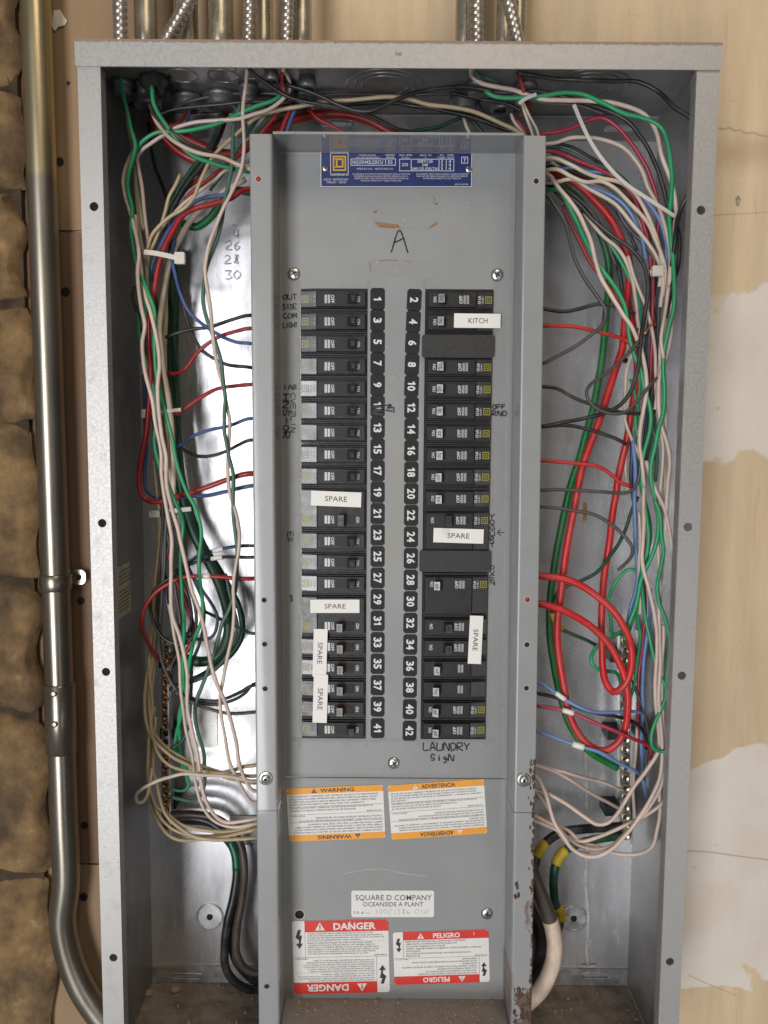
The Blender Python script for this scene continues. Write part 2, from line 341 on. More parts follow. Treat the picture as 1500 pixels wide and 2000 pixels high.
mat('paint_run', (.40, .395, .37), .55, 0, var=.2, vscale=200); mat('crumb', (.32, .25, .18), .9, 0, var=.5, vscale=900)
mat('plaster_chip', (.62, .57, .50), .9, 0, var=.15, vscale=100)
WC = {'green': (.020, .30, .12), 'darkgreen': (.006, .055, .028), 'teal': (.055, .135, .10), 'thickgreen': (.006, .15, .035), 'white': (.56, .46, .37), 'pink': (.60, .47, .40), 'tan': (.42, .33, .20),
      'red': (.30, .012, .012), 'brightred': (.50, .017, .017), 'crimson': (.36, .018, .045), 'blue': (.045, .10, .26), 'lightblue': (.13, .24, .48), 'navy': (.016, .024, .065), 'black': (.012, .012, .013), 'grey': (.06, .055, .055), 'brown': (.05, .035, .028), 'olive': (.22, .23, .17)}
for k, c in WC.items():
    m = mat('wire_'+k, c, .36, 0, var=.12, vscale=45, rvar=.10, bump=.05, bscale=300, spec=.45)
    overlay(m, noise_mask(m, 38, .42, .75), (.19, .165, .14), .7, .30); overlay(m, noise_mask(m, 500, .66, .74), (.25, .22, .19), .7, .35)
# ------------------------------------------------------------------ the setting
YW = .1490
mat('wall_paint', (.54, .415, .275), .7, 0, var=.13, vscale=9, stretch=(3, 1, .5), bump=.2, bscale=90, detail=8)
m = MATS['wall_paint']
overlay(m, noise_mask(m, 12, .40, .75, (6, 1, .5), 8), (.46, .325, .18), .7, .5)
overlay(m, noise_mask(m, 30, .58, .70, (5, 1, .45), 9), (.40, .25, .11), .7, .35)
def pxbox(u0, u1, v0, v1, y=YW): a = W(u0, v1, y); b = W(u1, v0, y); return (a[0], b[0], a[2], b[2])
mk, _ = shaped_mask(m.node_tree, [pxbox(1250, 1700, 560, 905), pxbox(1250, 1640, 1495, 1872), pxbox(1250, 1470, 1700, 1925)], .11, 7, .004)
wn = m.node_tree.nodes.new('ShaderNodeTexNoise'); wn.inputs['Scale'].default_value = 16; wn.inputs['Detail'].default_value = 6
wr = m.node_tree.nodes.new('ShaderNodeValToRGB'); m.node_tree.links.new(wn.outputs[0], wr.inputs[0])
wr.color_ramp.elements[0].position = .35; wr.color_ramp.elements[1].position = .7
wr.color_ramp.elements[0].color = (.55, .485, .41, 1); wr.color_ramp.elements[1].color = (.64, .60, .545, 1)
overlay(m, mk, wr.outputs[0], .75, .92)
overlay(m, noise_mask(m, 70, .66, .72), (.26, .15, .07), .8, .3)
mk, _ = shaped_mask(m.node_tree, [pxbox(1400, 1640, 268, 330)], .02, 14, .02); overlay(m, mk, (.30, .18, .09), .8, .4)
mat('board_brown', (.185, .108, .062), .75, 0, var=.10, vscale=14, stretch=(2, 1, .4), bump=.15, bscale=90)
mat('board_pale', (.27, .178, .098), .72, 0, var=.12, vscale=12, stretch=(2, 1, .5), bump=.15, bscale=90)
mat('pier_stone', (.070, .043, .021), .9, 0, col2=(.27, .165, .070), vscale=30, bump=1.0, bscale=70, detail=8)
m = MATS['pier_stone']; overlay(m, noise_mask(m, 9, .50, .66, (1, 1, .7)), (.045, .027, .015), .9, .8); overlay(m, noise_mask(m, 30, .60, .72), (.36, .29, .20), .9, .5)
w = MB().box(-.62, .75, YW+.004, YW+.02, -1.25, .35); wall = tag(w.build('wall', 'wall_paint'), kind='structure')
mat('crack', (.40, .31, .21), .9)
for pts, ww in (([(1404, 250), (1416, 252), (1424, 249), (1436, 255), (1446, 254), (1458, 260), (1472, 259), (1486, 264), (1520, 268)], .0014), ([(1390, 421), (1430, 418), (1470, 416), (1520, 412)], .0006), ([(1335, 1662), (1380, 1664), (1440, 1672), (1520, 1682)], .0009), ([(1345, 1905), (1390, 1925), (1440, 1945)], .0005)):
    mb = MB(); ribbon(mb, pts, ww, YW+.0037); mb.build('crack', 'crack', wall, False)
# rough stone wall to the left: each stone lumpy with rounded edges, dark recessed joints
xr = W(63, 1000, .128)[0]; mat('mortar', (.05, .032, .018), .95, 0, var=.4, vscale=60, bump=1, bscale=120)
sw = thing('stone_wall', 'rough brown stone wall with dark joints beside the long conduit', 'stone wall', loc=(-.45, YW, -1.25)); SI = Matrix.Translation((.45, -YW, 1.25))
o = MB().box(-.62, xr-.006, .141, YW+.003, -1.25, .35).build('mortar_bed', 'mortar', sw); o.matrix_parent_inverse = SI
cz = [.33]+[W(30, v, .128)[2] for v in (-60, 168, 372, 590, 825, 1140, 1400, 1720, 2080)]+[-1.24]
def stone(x0, x1, z0, z1, dep, seed):
    dep += .006
    rs = np.random.RandomState(seed); nu, nv_ = 16, 20; vs = []; fs = []; ph = rs.rand(8)*6.3
    for j in range(nv_+1):
        for i in range(nu+1):
            a, b = 2*i/nu-1, 2*j/nv_-1; k = (abs(a)**9+abs(b)**9)**(1/9); sq = max(abs(a), abs(b)); f_ = sq/max(k, 1e-6) if k > 0 else 1     # superellipse corners
            x = (x0+x1)/2+(x1-x0)/2*a*f_+.0045*math.sin(b*5+ph[0])*(abs(a) > .8); z = (z0+z1)/2+(z1-z0)/2*b*f_+.003*math.sin(a*4+ph[1])
            h = (1-sq**12)**.5 if sq < 1 else 0
            y = .1425-(.1425-dep)*h+h*(.0024*math.sin(x*60+ph[2])*math.sin(z*47+ph[3])+.0018*math.sin(x*150+z*110+ph[4])+.001*math.sin(x*90-z*230+ph[5])+rs.randn()*.0009)
            vs.append((x, y, z))
    for j in range(nv_):
        for i in range(nu): q = j*(nu+1)+i; fs.append((q, q+1, q+nu+2, q+nu+1))
    o = MB().add(vs, fs, True).build('stone', 'pier_stone', sw, False); o.matrix_parent_inverse = SI
for i in range(len(cz)-1):
    sp_ = -.47+.03*math.sin(i*2.3); e = xr+(.002, -.003, .001, -.006, .003, .001, -.002, .002, .0, .001)[i]
    stone(sp_+.003, e, cz[i+1]+.0015, cz[i]-.0015, .124+.004*math.sin(i*1.7), i*2+1); stone(-.62, sp_-.003, cz[i+1]+.003, cz[i]-.003, .126, i*2+2)
# boards screwed to the wall between pier and box
zs = [W(150, v, YW)[2] for v in (-300, 452, 1687, 2400)]; zc = W(150, 350, YW)[2]
xb0, xb1 = W(98, 900, YW)[0]-.02, -.20
bd = thing('backing_board', 'brown painted boards behind the steel conduit, left of the enclosure', 'board', loc=(0, YW, -1))
def bpart(name, mb, material): o = mb.build(name, material, bd); o.matrix_parent_inverse = bd.matrix_world.inverted() if False else Matrix.Translation((0, -YW, 1)); return o
for i in range(3):
    q = MB().box(xb0, xb1, YW-.001*(i == 1), YW+.0035, zs[i+1]+.0012, zs[i]-.0012); bpart('board', q, 'board_pale' if i != 1 else 'board_brown')
for u, v, r in ((117, 315, .0036), (128, 570, .0045), (158, 1173, .0040), (165, 1612, .0040), (163, 1752, .0042), (133, 162, .0015)):
    p = W(u, v, YW-.001); bpart('nail_hole', MB().lathe([(r, -.0005), (r, .0006), (r*.7, .0002)], p, seg=14), 'dark_hole')
# torn plaster flake up on the boards and other flakes on the wall
def flake(name, pts, y, material, label, kind=None):
    mb = MB(); P = [W(u, v, y) for u, v in pts]; mb.prism([(p[0], p[2]) for p in P], [], y-.0015, y+.0005); o = mb.build(name, material); return tag(o, label, 'plaster', kind=kind)
flake('plaster_chip', [(106, 22), (118, 20), (126, 34), (132, 42), (128, 50), (114, 54), (108, 62), (102, 52), (104, 36)], YW-.0006, 'plaster_chip', 'white torn plaster chip beside the conduit above the boards')
for i, pts in enumerate([[(1437, 386), (1442, 382), (1446, 390), (1443, 402), (1438, 400)], [(1296, 0), (1318, -3), (1316, 3), (1298, 4)]]):
    q = MB(); P = [W(u, v, YW+.0038) for u, v in pts]; q.prism([(p[0], p[2]) for p in P], [], YW+.0025, YW+.0042)
    if i == 0: tag(q.build('paint_flake', 'crumb'), 'small dark curled paint flake on the cream wall', 'paint flake')
# ------------------------------------------------------------------ enclosure
BX = .254; ZB = -.8895; D = .146
enc = thing('electrical_enclosure', 'open galvanized steel panelboard enclosure mounted on the wall', 'enclosure', loc=(0, D, ZB))
INV = Matrix.Translation((0, -D, -ZB))
def ep(name, mb, material, parent=None, fix=True):
    o = mb.build(name, material, parent or enc, fix)
    if parent is None: o.matrix_parent_inverse = INV
    return o
# back panel with the two embossed mounting dimples: a fine sheet so that its slight oil-canning shows in reflections
mb = MB(); nx, nz = 60, 100; vs = []
for j in range(nz+1):
    for i in range(nx+1):
        x = -.2525+.505*i/nx; z = -.0015+(ZB+.0015)*j/nz; e = min(i, nx-i, j, nz-j)/8; e = min(1, e)
        vs.append((x, D+e*(.0007*math.sin(x*22+1.3)*math.sin(z*9+.5)+.00012*math.sin(z*14+x*9)), z))
mb.add(vs, [(j*(nx+1)+i, (j+1)*(nx+1)+i, (j+1)*(nx+1)+i+1, j*(nx+1)+i+1) for j in range(nz) for i in range(nx)], True)
back = ep('back_panel', mb, 'back_metal', fix=False)
for s in (-1, 1):
    ep('side_wall', MB().box(*sorted((s*.2525, s*BX)), .0016, D+.0015, ZB, -.0016), 'side_metal')
ep('top_wall', MB().box(-BX, BX, .0004, D+.0015, -.0015, 0), 'side_metal')
ep('bottom_wall', MB().box(-.2524, .2524, .0016, D, ZB-.0015, ZB), 'box_floor')
HOLES = ((183, 401, 1369, 413), (204, 1021, 1338, 1030), (209, 1312, 1324, 1320), (222, 1870, 1306, 1879))
for s in (-1, 1):
    hs = [circ(s*.2437, (W(h[0], h[1], 0)[2]+W(h[2], h[3], 0)[2])/2, .0036) for h in HOLES]
    ep('front_lip', MB().prism(rect(*sorted((s*.2359, s*BX)), ZB, -.0193), hs, 0, .0015), 'galvanized_lip')
    ep('lip_return', MB().box(*sorted((s*.2358, s*.2370)), .0015, .012, ZB, -.0193), 'galvanized_lip')
ep('front_lip', MB().prism(rrect(-.2552, .2552, -.0198, .0009, .002, 3), [], -.0016, .0003), 'galvanized_lip')
ep('front_lip', MB().box(-BX, BX, -.0003, .0014, ZB-.002, ZB+.018), 'galvanized_lip')
def slot(u0, u1, v, y, hh=.0028):
    a, b = W(u0, v, y), W(u1, v, y); return rrect(a[0], b[0], a[2]-hh, a[2]+hh, hh*.95, 3)
ep('mounting_ledge', MB().prism(rect(-.2522, .2522, -.0244, -.0030), [slot(1180, 1240, 251, D-.002), slot(628, 688, 241, D-.002), slot(345, 400, 241, D-.002)], D-.0022, D-.0012), 'side_metal')
ep('mounting_ledge', MB().prism(rect(-.2522, .2522, ZB+.0006, -.871), [slot(337, 396, 1906, D-.002), slot(1136, 1190, 1905, D-.002)], D-.0024, D-.0012), 'galvanized')
for u0, u1, v in ((337, 396, 1906), (1136, 1190, 1905), (1180, 1240, 251), (628, 688, 241)):
    sl = slot(u0, u1, v, D-.002); P = [(p[0], D-.0026, p[1]) for p in sl]; P.append(P[0]); ep('slot_rim', MB().tube(spline(P, .002), .0006, 6), 'galvanized')
for u, v in ((410, 1790), (1120, 1793)):
    p = W(u, v, D-.0005); o = ep('mounting_dimple', MB().lathe([(.0146, -.001), (.0142, .0009), (.0132, .0014), (.0128, .0014), (.0122, .0008), (.004, .0008)], p, seg=36, smooth=False), 'galvanized')
    q = MB().lathe([(.0032, -.0005), (.0032, .0018)], p, seg=14).build('screw_hole', 'dark_hole', o)
sl = W(1141, 1000, D-.0008); ep('slot_hole', MB().prism(rrect(sl[0]-.0022, sl[0]+.0022, sl[2]-.009, sl[2]+.009, .002), [], D-.0019, D-.0010), 'brass_screw')
sl = W(1221, 704, D-.001); ep('screw_hole', MB().lathe([(.0026, 0), (.0026, .0012)], sl, seg=12), 'dark_hole')
# dried paint run on the right of the back panel
mb = MB(); ribbon(mb, [(1143, 1440), (1146, 1560), (1147, 1650), (1144, 1720), (1149, 1800), (1146, 1860), (1149, 1886)], .0030, D-.0021); ribbon(mb, [(1134, 1887), (1150, 1888), (1164, 1886)], .003, D-.0031)
ep('paint_run', mb, 'paint_run')
# pencilled circuit numbers on the back panel
mb = MB()
for t, u, v in (('4', 455, 448), ('26', 440, 470), ('28', 438, 497), ('30', 440, 528), ('-', 452, 432)): pen_text(mb, t, u, v, 13, 17, D-.0016, .0007)
ep('pencil_numbers', mb, 'pencil')
# concentric knockouts pressed into the underside of the top wall
for (x, y), rs in (((-.011, .078), (.034, .027, .020)), ((.168, .078), (.036, .029, .021)), ((-.150, .060), (.013,)), ((-.125, .052), (.013,)), ((-.185, .06), (.013,))):
    for k, r in enumerate(rs): ep('knockout_ring', MB().tube([(x+r*math.cos(q), y+r*math.sin(q), -.0014) for q in np.linspace(.2, 6.15, 48)], .0010, 6), 'side_metal')
# instruction paper on the inside of the left wall
a, b, c, d_ = WX(229, 1108, -.2523), WX(252, 1097, -.2523), WX(255, 1192, -.2523), WX(229, 1212, -.2523)
P = [np.array(q)+np.array([.0006, 0, 0]) for q in (a, d_, c, b)]; pap = ep('paper_label', MB().hexa([tuple(q) for q in P]+[tuple(q-np.array([.0005, 0, 0])) for q in P]), 'paper_label')
fr = Frame(P[1], P[2]-P[1], P[0]-P[1]); mb = MB(); Lw = np.linalg.norm(P[2]-P[1]); Lh = np.linalg.norm(P[0]-P[1])
for k in range(11):
    if k != 6: put_rect(mb, fr, Lw*.05, Lw*(.80+.15*random.random()), Lh*(.12+.075*k), Lh*(.12+.075*k)+.0011, .0002)
mb.build('printed_lines', 'dim_print', pap)
# grey data label low on the back panel, half under the cover, and a second one above
for (u0, u1, v0, v1), txt in (((449, 520, 1594, 1650), [('80245-284-02', 1603), ('PART NO.', 1615), ('ELECTRIC CABINET', 1638), ('UNDERWRITERS', 1646)]), ((385, 424, 1378, 1460), [])):
    a, b = W(u0, v1, D-.0019), W(u1, v0, D-.0019); o = ep('data_label', MB().prism(rrect(a[0], b[0], a[2], b[2], .002), [], D-.0022, D-.0012), 'indicator' if not txt else 'label_white')
    mb = MB(); fr = Frame((a[0], D-.0022, a[2]), (1, 0, 0), (0, 0, 1))
    for t, v in txt: put_text(mb, fr, t, .002, .028, W(450, v, D)[2]-a[2]-.001, .0022, .0003)
    if txt: mb.build('lettering', 'dim_print', o)
# grit and dust lying on the bottom wall
mb = MB()
for k in range(620):
    x = RNG.uniform(-.25, .25); y = RNG.uniform(.01, .143); r = .0004+.0011*RNG.rand()**3
    mb.box(x-r, x+r*RNG.uniform(.5, 1), y-r, y+r, ZB, ZB+r*1.3)
tag(mb.build('grit', 'crumb', fix=False), 'brown grit and plaster crumbs strewn over the floor of the enclosure', 'grit', kind='stuff')
for i, (u, v) in enumerate(((290, 1943), (343, 1936))):
    p = W(u, v, .10); d = (ZB-CAMP[2])/(p[2]-CAMP[2]); p = CAMP+(p-CAMP)*d
    o = MB().lathe([(.002, 0), (.0055, .002), (.005, .0035), (.002, .0045)], p, (0, 0, 1), 9, False).build('plaster_chip', 'crumb'); tag(o, ('rounded' if i else 'longer') + ' tan plaster crumb lying on the dusty enclosure floor, ' + ('nearer the dimple' if i else 'nearer the side wall'), 'plaster')
# ------------------------------------------------------------------ covers
YP = .044                                     # front of the recessed plate
ZT, ZSEAM, ZLF, ZCB = -.0690, -.6192, -.6320, -.8340
XL = (-.0828, -.0244); XR = (.0252, .0845); ZO = (-.5827, -.1827)
def sh(x, z): t = (-z-.07)/.75; return x*(1+.018*t)+.0035*t
def flange(mb, s, z0, z1, dy=0):
    xo, xi = .1188, .1005
    prof = [(xo, .0075), (xo, .0040), (xo-.0005, .0032), (xo-.0015, .003), (xi+.0022, .003), (xi+.0010, .0034), (xi+.0002, .0045), (xi, .0060), (xi-.0001, .0418), (xi-.0004, .0430), (xi-.0014, .0437)]
    zz = np.linspace(z0, z1, 12); n = len(prof); vs = []; fs = []
    for z in zz:
        for x, y in prof: vs.append((sh(s*x, z), y+dy, z))
    for j in range(11):
        for i in range(n-1): fs.append((j*n+i, j*n+i+1, (j+1)*n+i+1, (j+1)*n+i))
    m0 = len(vs); vs += [(v[0]+(0 if v[1] > .02 else 0), v[1]+.0016, v[2]) for v in vs]
    fs += [tuple(i+m0 for i in reversed(f)) for f in fs]
    for i in range(n-1): fs.append((i, i+m0, i+1+m0, i+1)); k = 11*n+i; fs.append((k, k+1, k+1+m0, k+m0))
    for j in range(11): a = j*n; fs.append((a, a+n, a+n+m0, a+m0))
    return mb.add(vs, fs)
def hole_at(u, v, r, y, parent, inv, rim=True, core='dark_hole'):
    p = W(u, v, y); o = MB().lathe([(r*1.35, -.0002), (r*1.3, .0004), (r*1.02, .0005), (r, .0001)], p, seg=18).build('screw_hole', 'scratch' if rim else 'grey_paint', parent); o.matrix_parent_inverse = inv
    q = MB().lathe([(r, -.0006), (r, .0004)], p, seg=16).build('hole_shadow', core, o)
def screw_at(name, u, v, r, y, parent, inv, material='screw_steel', h=.0022, ang=20):
    p = W(u, v, y); o = MB().lathe([(r, 0), (r*.97, h*.35), (r*.8, h*.75), (r*.45, h*.97), (r*.05, h)], p, seg=22).build(name, material, parent); o.matrix_parent_inverse = inv
    mb = MB(); fr = Frame(p+np.array([0, -h*.80, 0]), (1, 0, 0), (0, 0, 1)).turned(0, 0, ang)
    put_slab(mb, fr, rect(-r*.5, r*.5, -r*.10, r*.10), h*.24); put_slab(mb, fr, rect(-r*.10, r*.10, -r*.5, r*.5), h*.245); mb.build('cross_slot', 'dark_hole', o)
    return o
b_ = MATS['grey_paint'].node_tree.nodes['Principled BSDF']; b_.inputs['Coat Roughness'].default_value = .04; b_.inputs['Coat Weight'].default_value = .7
uc = thing('breaker_cover', 'upper grey dead front cover with two columns of breakers and a hand marked A', 'cover', loc=(0, YP, ZSEAM)); UI = Matrix.Translation((0, -YP, -ZSEAM))
lc = thing('gutter_cover', 'lower grey cover plate with orange warning and red danger labels', 'cover', loc=(0, YP, ZCB)); LI = Matrix.Translation((0, -YP, -ZCB))
def up(name, mb, material='grey_paint', fix=True): o = mb.build(name, material, uc, fix); o.matrix_parent_inverse = UI; return o
def lp(name, mb, material='grey_paint', fix=True): o = mb.build(name, material, lc, fix); o.matrix_parent_inverse = LI; return o
up('front_plate', MB().prism(rect(-.102, .106, ZSEAM, ZT-.0002), [rect(*XL, *ZO), rect(*XR, *ZO)], YP, YP+.0015))
for s in (-1, 1): up('side_flange', flange(MB(), s, ZT, ZLF), 'grey_paint' if s < 0 else 'rusty_grey_paint')
mb = MB(); pr = [(.0028, .0006), (.003, .0002), (.0034, 0), (.041, -.0006), (.0430, -.0010), (.0438, -.0026)]   # top lip, its fold rounded into the plate
vs = [(x, y, ZT+z) for x in (-.1000, .1008) for y, z in pr]+[(x, y, ZT+z+.0014) for x in (-.1000, .1008) for y, z in pr]; n = len(pr)
fs = [(i, i+1, n+i+1, n+i) for i in range(n-1)]+[(2*n+i, 3*n+i, 3*n+i+1, 2*n+i+1) for i in range(n-1)]+[(0, n, 3*n, 2*n)]
mb.add(vs, fs, False); up('top_lip', mb)
lp('front_plate', MB().prism(rect(-.102, .106, ZCB, ZSEAM-.0010), [], YP+.0006, YP+.0020))
for s in (-1, 1): lp('side_flange', flange(MB(), s, ZLF-.0008, ZCB-.006, .0005), 'grey_paint' if s < 0 else 'rusty_grey_paint')
lp('bottom_lip', MB().box(sh(-.1000, ZCB), sh(.1000, ZCB), -.004, YP+.0004, ZCB-.0015, ZCB), 'dusty_lip')
lp('bottom_rim', MB().box(sh(-.1000, ZCB), sh(.1000, ZCB), -.0055, -.0041, ZCB-.02, ZCB+.0005), 'dusty_lip')
mb = MB()
for k in range(230):
    x = RNG.uniform(-.09, .095); y = RNG.uniform(0, .042); r = .0003+.0008*RNG.rand()**3; mb.box(x-r, x+r, y-r, y+r, ZCB, ZCB+r*1.4)
tag(mb.build('grit', 'crumb', fix=False), 'fine brown grit along the bottom lip of the lower cover', 'grit', kind='stuff')
for u, v, a in ((574, 535, 30), (971, 537, 60), (769, 1490, 35)): screw_at('cover_screw', u, v, .0056, YP, uc, UI, ang=a)
screw_at('cover_screw', 951, 1784, .0056, YP+.0006, lc, LI, ang=80); hole_at(585, 1786, .0042, YP+.0005, lc, LI)
for u, v in ((505, 350), (516, 1172), (517, 1258), (518, 1345)): hole_at(u, v, .0021, .003, uc, UI, core='dark_hole' if v > 400 else 'wire_red')
for u, v in ((1047, 354), (1030, 1171), (1029, 1259), (1028, 1344)): hole_at(u, v, .0022, .003, uc, UI, core='wire_red' if v == 1171 else 'dark_hole')
hole_at(521, 1926, .0022, .0035, lc, LI, False)
for u, v, k in ((519, 1520, 0), (1023, 1523, 1)):
    p = W(u, v, .0028); o = MB().lathe([(.0062, 0), (.006, .0005), (.0052, .0008)], p, seg=22).build('washer', 'screw_steel' if not k else 'bar_metal', uc); o.matrix_parent_inverse = UI
    MB().lathe([(.0040, .0008), (.0036, .0024), (.002, .0030)], p, seg=14).build('bolt_head', 'screw_steel', o); MB().lathe([(.0014, .003), (.0014, .0032)], p, seg=10).build('bolt_socket', 'dark_hole', o)
mat('rust', (.062, .036, .023), .9, 0, var=.5, vscale=400)
def rust(u0, u1, v0, v1, n, big, dense_edge=True):
    mb = MB()
    for k in range(n):
        v = RNG.uniform(v0, v1); e = 1046-(v-1500)*.010; u = e-abs(RNG.randn())*big*1.4 if dense_edge else RNG.uniform(u0, u1); r = big*(.35+.9*RNG.rand()**2); m = 9; c = W(u, v, .003)
        pts = [(c[0]+r*.00043*(.6+.8*RNG.rand())*math.cos(2*math.pi*i/m)*.7, c[2]+r*.00043*(.6+.8*RNG.rand())*math.sin(2*math.pi*i/m)*1.5) for i in range(m)]
        lim = sh(.1186, c[2]); pts = [(min(p[0], lim), p[1]) for p in pts]; mb.add([(p[0], (.0029 if c[2] > ZLF else .0033)-k*.000004, p[1]) for p in pts], [tuple(range(m))])
    return mb
o = up('rust_specks', rust(0, 0, 1480, 1545, 26, 4.5), 'rust', False); o['kind'] = 'stuff'
o = lp('rust_specks', rust(0, 0, 1556, 1990, 130, 3.2), 'rust', False); o['kind'] = 'stuff'
o = lp('rust_specks', rust(1004, 1040, 1930, 1996, 60, 4.6, False), 'rust', False); o['kind'] = 'stuff'
o = lp('rust_specks', rust(1006, 1014, 1725, 1752, 7, 4, False), 'rust', False); o['kind'] = 'stuff'
# --- nameplate
def plabel(name, corners, y, base, inv, parent, material, t=.0003, r=.002, label=None):
    """label from its photo corners TL, TR, BL on plane y; returns frame with origin bottom-left plus width and height"""
    TL, TR, BL = (W(u, v, y) for u, v in corners); w_, h_ = np.linalg.norm(TR-TL), np.linalg.norm(TL-BL)
    ex = (TR-TL)/w_; ey = np.cross([0, -1, 0], ex)        # square it up: y axis points at the viewer as -y
    fr = Frame(TL-ey*h_, ex, ey); mb = MB(); put_slab(mb, fr, rrect(0, w_, 0, h_, r), t); o = mb.build(name, material, parent)
    if inv is not None: o.matrix_parent_inverse = inv
    if label: o['label'] = label
    return o, Frame(fr(0, 0, t), ex, ey), w_, h_
npl, fr, w_, h_ = plabel('nameplate', ((626, 297), (922, 297), (626, 366)), YP-.0002, None, UI, uc, 'plate_blue', .0008, .0006, 'blue and white printed metal nameplate with a yellow square emblem')
mb = MB(); H = .0002; X = lambda u: (u-626)/296*w_; Y = lambda v: (366-v)/69*h_
put_frame(mb, fr, 0, w_, 0, h_, .0006, H); put_frame(mb, fr, X(645), X(680.5), Y(341), Y(299), .0005, H)
def nt_(t, u0, u1, v, cap, bold=0, **k): put_text(mb, fr, t, X(u0), X(u1), Y(v), cap/69*h_, H, bold, **k)
nt_('CATALOG NO.', 701, 735, 305.5, 3.6); nt_('No. DE CATALOGO', 696, 741, 310, 3.2); nt_('SERIES', 753, 771, 305, 3.4); nt_('SERIE', 754, 770, 309.6, 3)
put_frame(mb, fr, X(685), X(773), Y(324), Y(310.5), .0005, H); put_rect(mb, fr, X(752.5), X(753.7), Y(324), Y(310.5), H)
nt_('NQOD442L225CU', 688.5, 748, 320.5, 6.6, .012); nt_('E2', 758, 767, 320.5, 6.6, .012); nt_('MADE IN U.S.A.   HECHO EN E.U.A.', 697, 768, 332, 3.6)
nt_('MAX. AMPS', 780, 805, 305.5, 3.4); nt_('A. max.', 785, 800, 310, 3); nt_('VOLTS  AC', 819, 843, 305.5, 3.4); nt_('V', 829, 832, 310, 3); nt_('PH', 859, 866, 305.5, 3.4); nt_('FASES', 855, 870, 310, 3); nt_('WIRE', 873, 886, 305.5, 3.4); nt_('HILOS', 873, 887, 310, 3)
put_frame(mb, fr, X(780), X(887), Y(335), Y(311), .0005, H)
for u in (802.5, 857, 871): put_rect(mb, fr, X(u), X(u+1.2), Y(335), Y(311), H)
nt_('225', 785, 797, 325, 6, .01); nt_('208Y/120', 815, 845, 318.5, 5.6, .01); nt_('240', 824, 836, 325.5, 5.6, .01); nt_('240/120 (DELTA)', 804, 856, 333, 5.6, .01)
for k in range(3): nt_('3', 861, 865, 318.5+k*7, 5.4, .01); nt_('434'[k], 876, 881, 318.5+k*7, 5.4, .01)
put_frame(mb, fr, X(901), X(914), Y(320), Y(307), .0005, H); nt_('7', 905.5, 910, 317, 6.6, .02)
nt_('SQUARE D', 645, 681, 342.5+1, 3.8, .015); nt_('NQOD  PANELBOARD', 632, 680, 353, 4); nt_('TABLERO   NQOD', 637, 676, 358.5, 4)
for k, t in enumerate(('EL DISPARO AUTOMATICO ES INDICADO POR LA POSICION', 'INTERMEDIA DE LA PALANCA ENTRE CERRADO (ON) Y', 'ABIERTO (OFF). PARA RESTAURAR SERVICIO MOVER LA', 'PALANCA HACIA OFF Y LUEGO HACIA ON')):
    nt_(t, (689, 692, 692, 705)[k], (801, 797, 798, 784)[k], 342+k*4.3, 3)
for k, t in enumerate(('AUTOMATIC TRIP IS INDICATED BY HANDLE POSITION', 'MIDWAY BETWEEN ON AND OFF. RESTORE SERVICE', 'BY MOVING HANDLE TO OFF THEN ON')):
    nt_(t, (813, 814, 827)[k], (915, 914, 900)[k], 342+k*4.3, 3)
nt_('80410-309-05', 889, 915, 362, 2.8); mb.build('white_lettering', 'white_print', npl)
mb = MB(); put_frame(mb, fr, X(650), X(676), Y(334.5), Y(305), .0013, H); put_frame(mb, fr, X(656), X(671), Y(328), Y(310), .0014, H*1.3); put_rect(mb, fr, X(653.5), X(658), Y(328), Y(326), H*1.1); put_rect(mb, fr, X(653.5), X(658), Y(312), Y(310), H*1.1)
mb.build('square_emblem', 'plate_yellow', npl)
for u, v in ((635, 329), (915, 331)): screw_at('nameplate_screw', u, v, .0030, YP-.0010, uc, UI, h=.0014, ang=random.uniform(0, 90))
# --- warning labels
def tri_mark(mb, mi, fr, x, y, s, h):
    put_poly(mb, fr, [(x-s*.58, y), (x+s*.58, y), (x, y+s)], h); put_poly(mi, fr, [(x-s*.07, y+s*.28), (x+s*.07, y+s*.28), (x+s*.09, y+s*.68), (x-s*.09, y+s*.68)], h*1.6); put_rect(mi, fr, x-s*.08, x+s*.08, y+s*.10, y+s*.22, h*1.6)
WARN = ['THIS EQUIPMENT IS DESIGNED AND TESTED BY SQUARE D TO PERFORMANCE', 'LEVELS WHICH EXCEED UNDERWRITERS LABORATORIES STANDARDS. USE OF', 'OTHER THAN SQUARE D CIRCUIT BREAKERS MAY ADVERSELY AFFECT USER', 'SAFETY, IMPAIR RELIABILITY AND WILL VOID THE WARRANTY.', None, 'DO NOT ALLOW PAINT, CHEMICALS OR PETROLEUM-BASED SOLVENTS TO', 'CONTACT INTERIOR. INTERIOR PARTS MAY BE DAMAGED.']
ADV = ['\u2022ESTE EQUIPO HA SIDO DISE\u00d1ADO Y PROBADO POR SQUARE D DE ACUERDO A NORMAS.', '\u2022EL USO DE INTERRUPTORES QUE NO SEAN SQUARE D PUEDE AFECTAR NEGATIVAMENTE', '  LA SEGURIDAD DEL USUARIO, DISMINUIR LA CONFIABILIDAD Y CANCELAR LA GARANTIA', '  DEL EQUIPO.', None, '\u2022NO PERMITA QUE PINTURA DE ACEITE, SOLVENTES O LA BRISA DE ELLOS ENTRE EN', '  CONTACTO CON LAS PARTES NO METALICAS DE ESTE PRODUCTO.', '\u2022EL USO DE ESTOS PRODUCTOS DANA AL EQUIPO.']
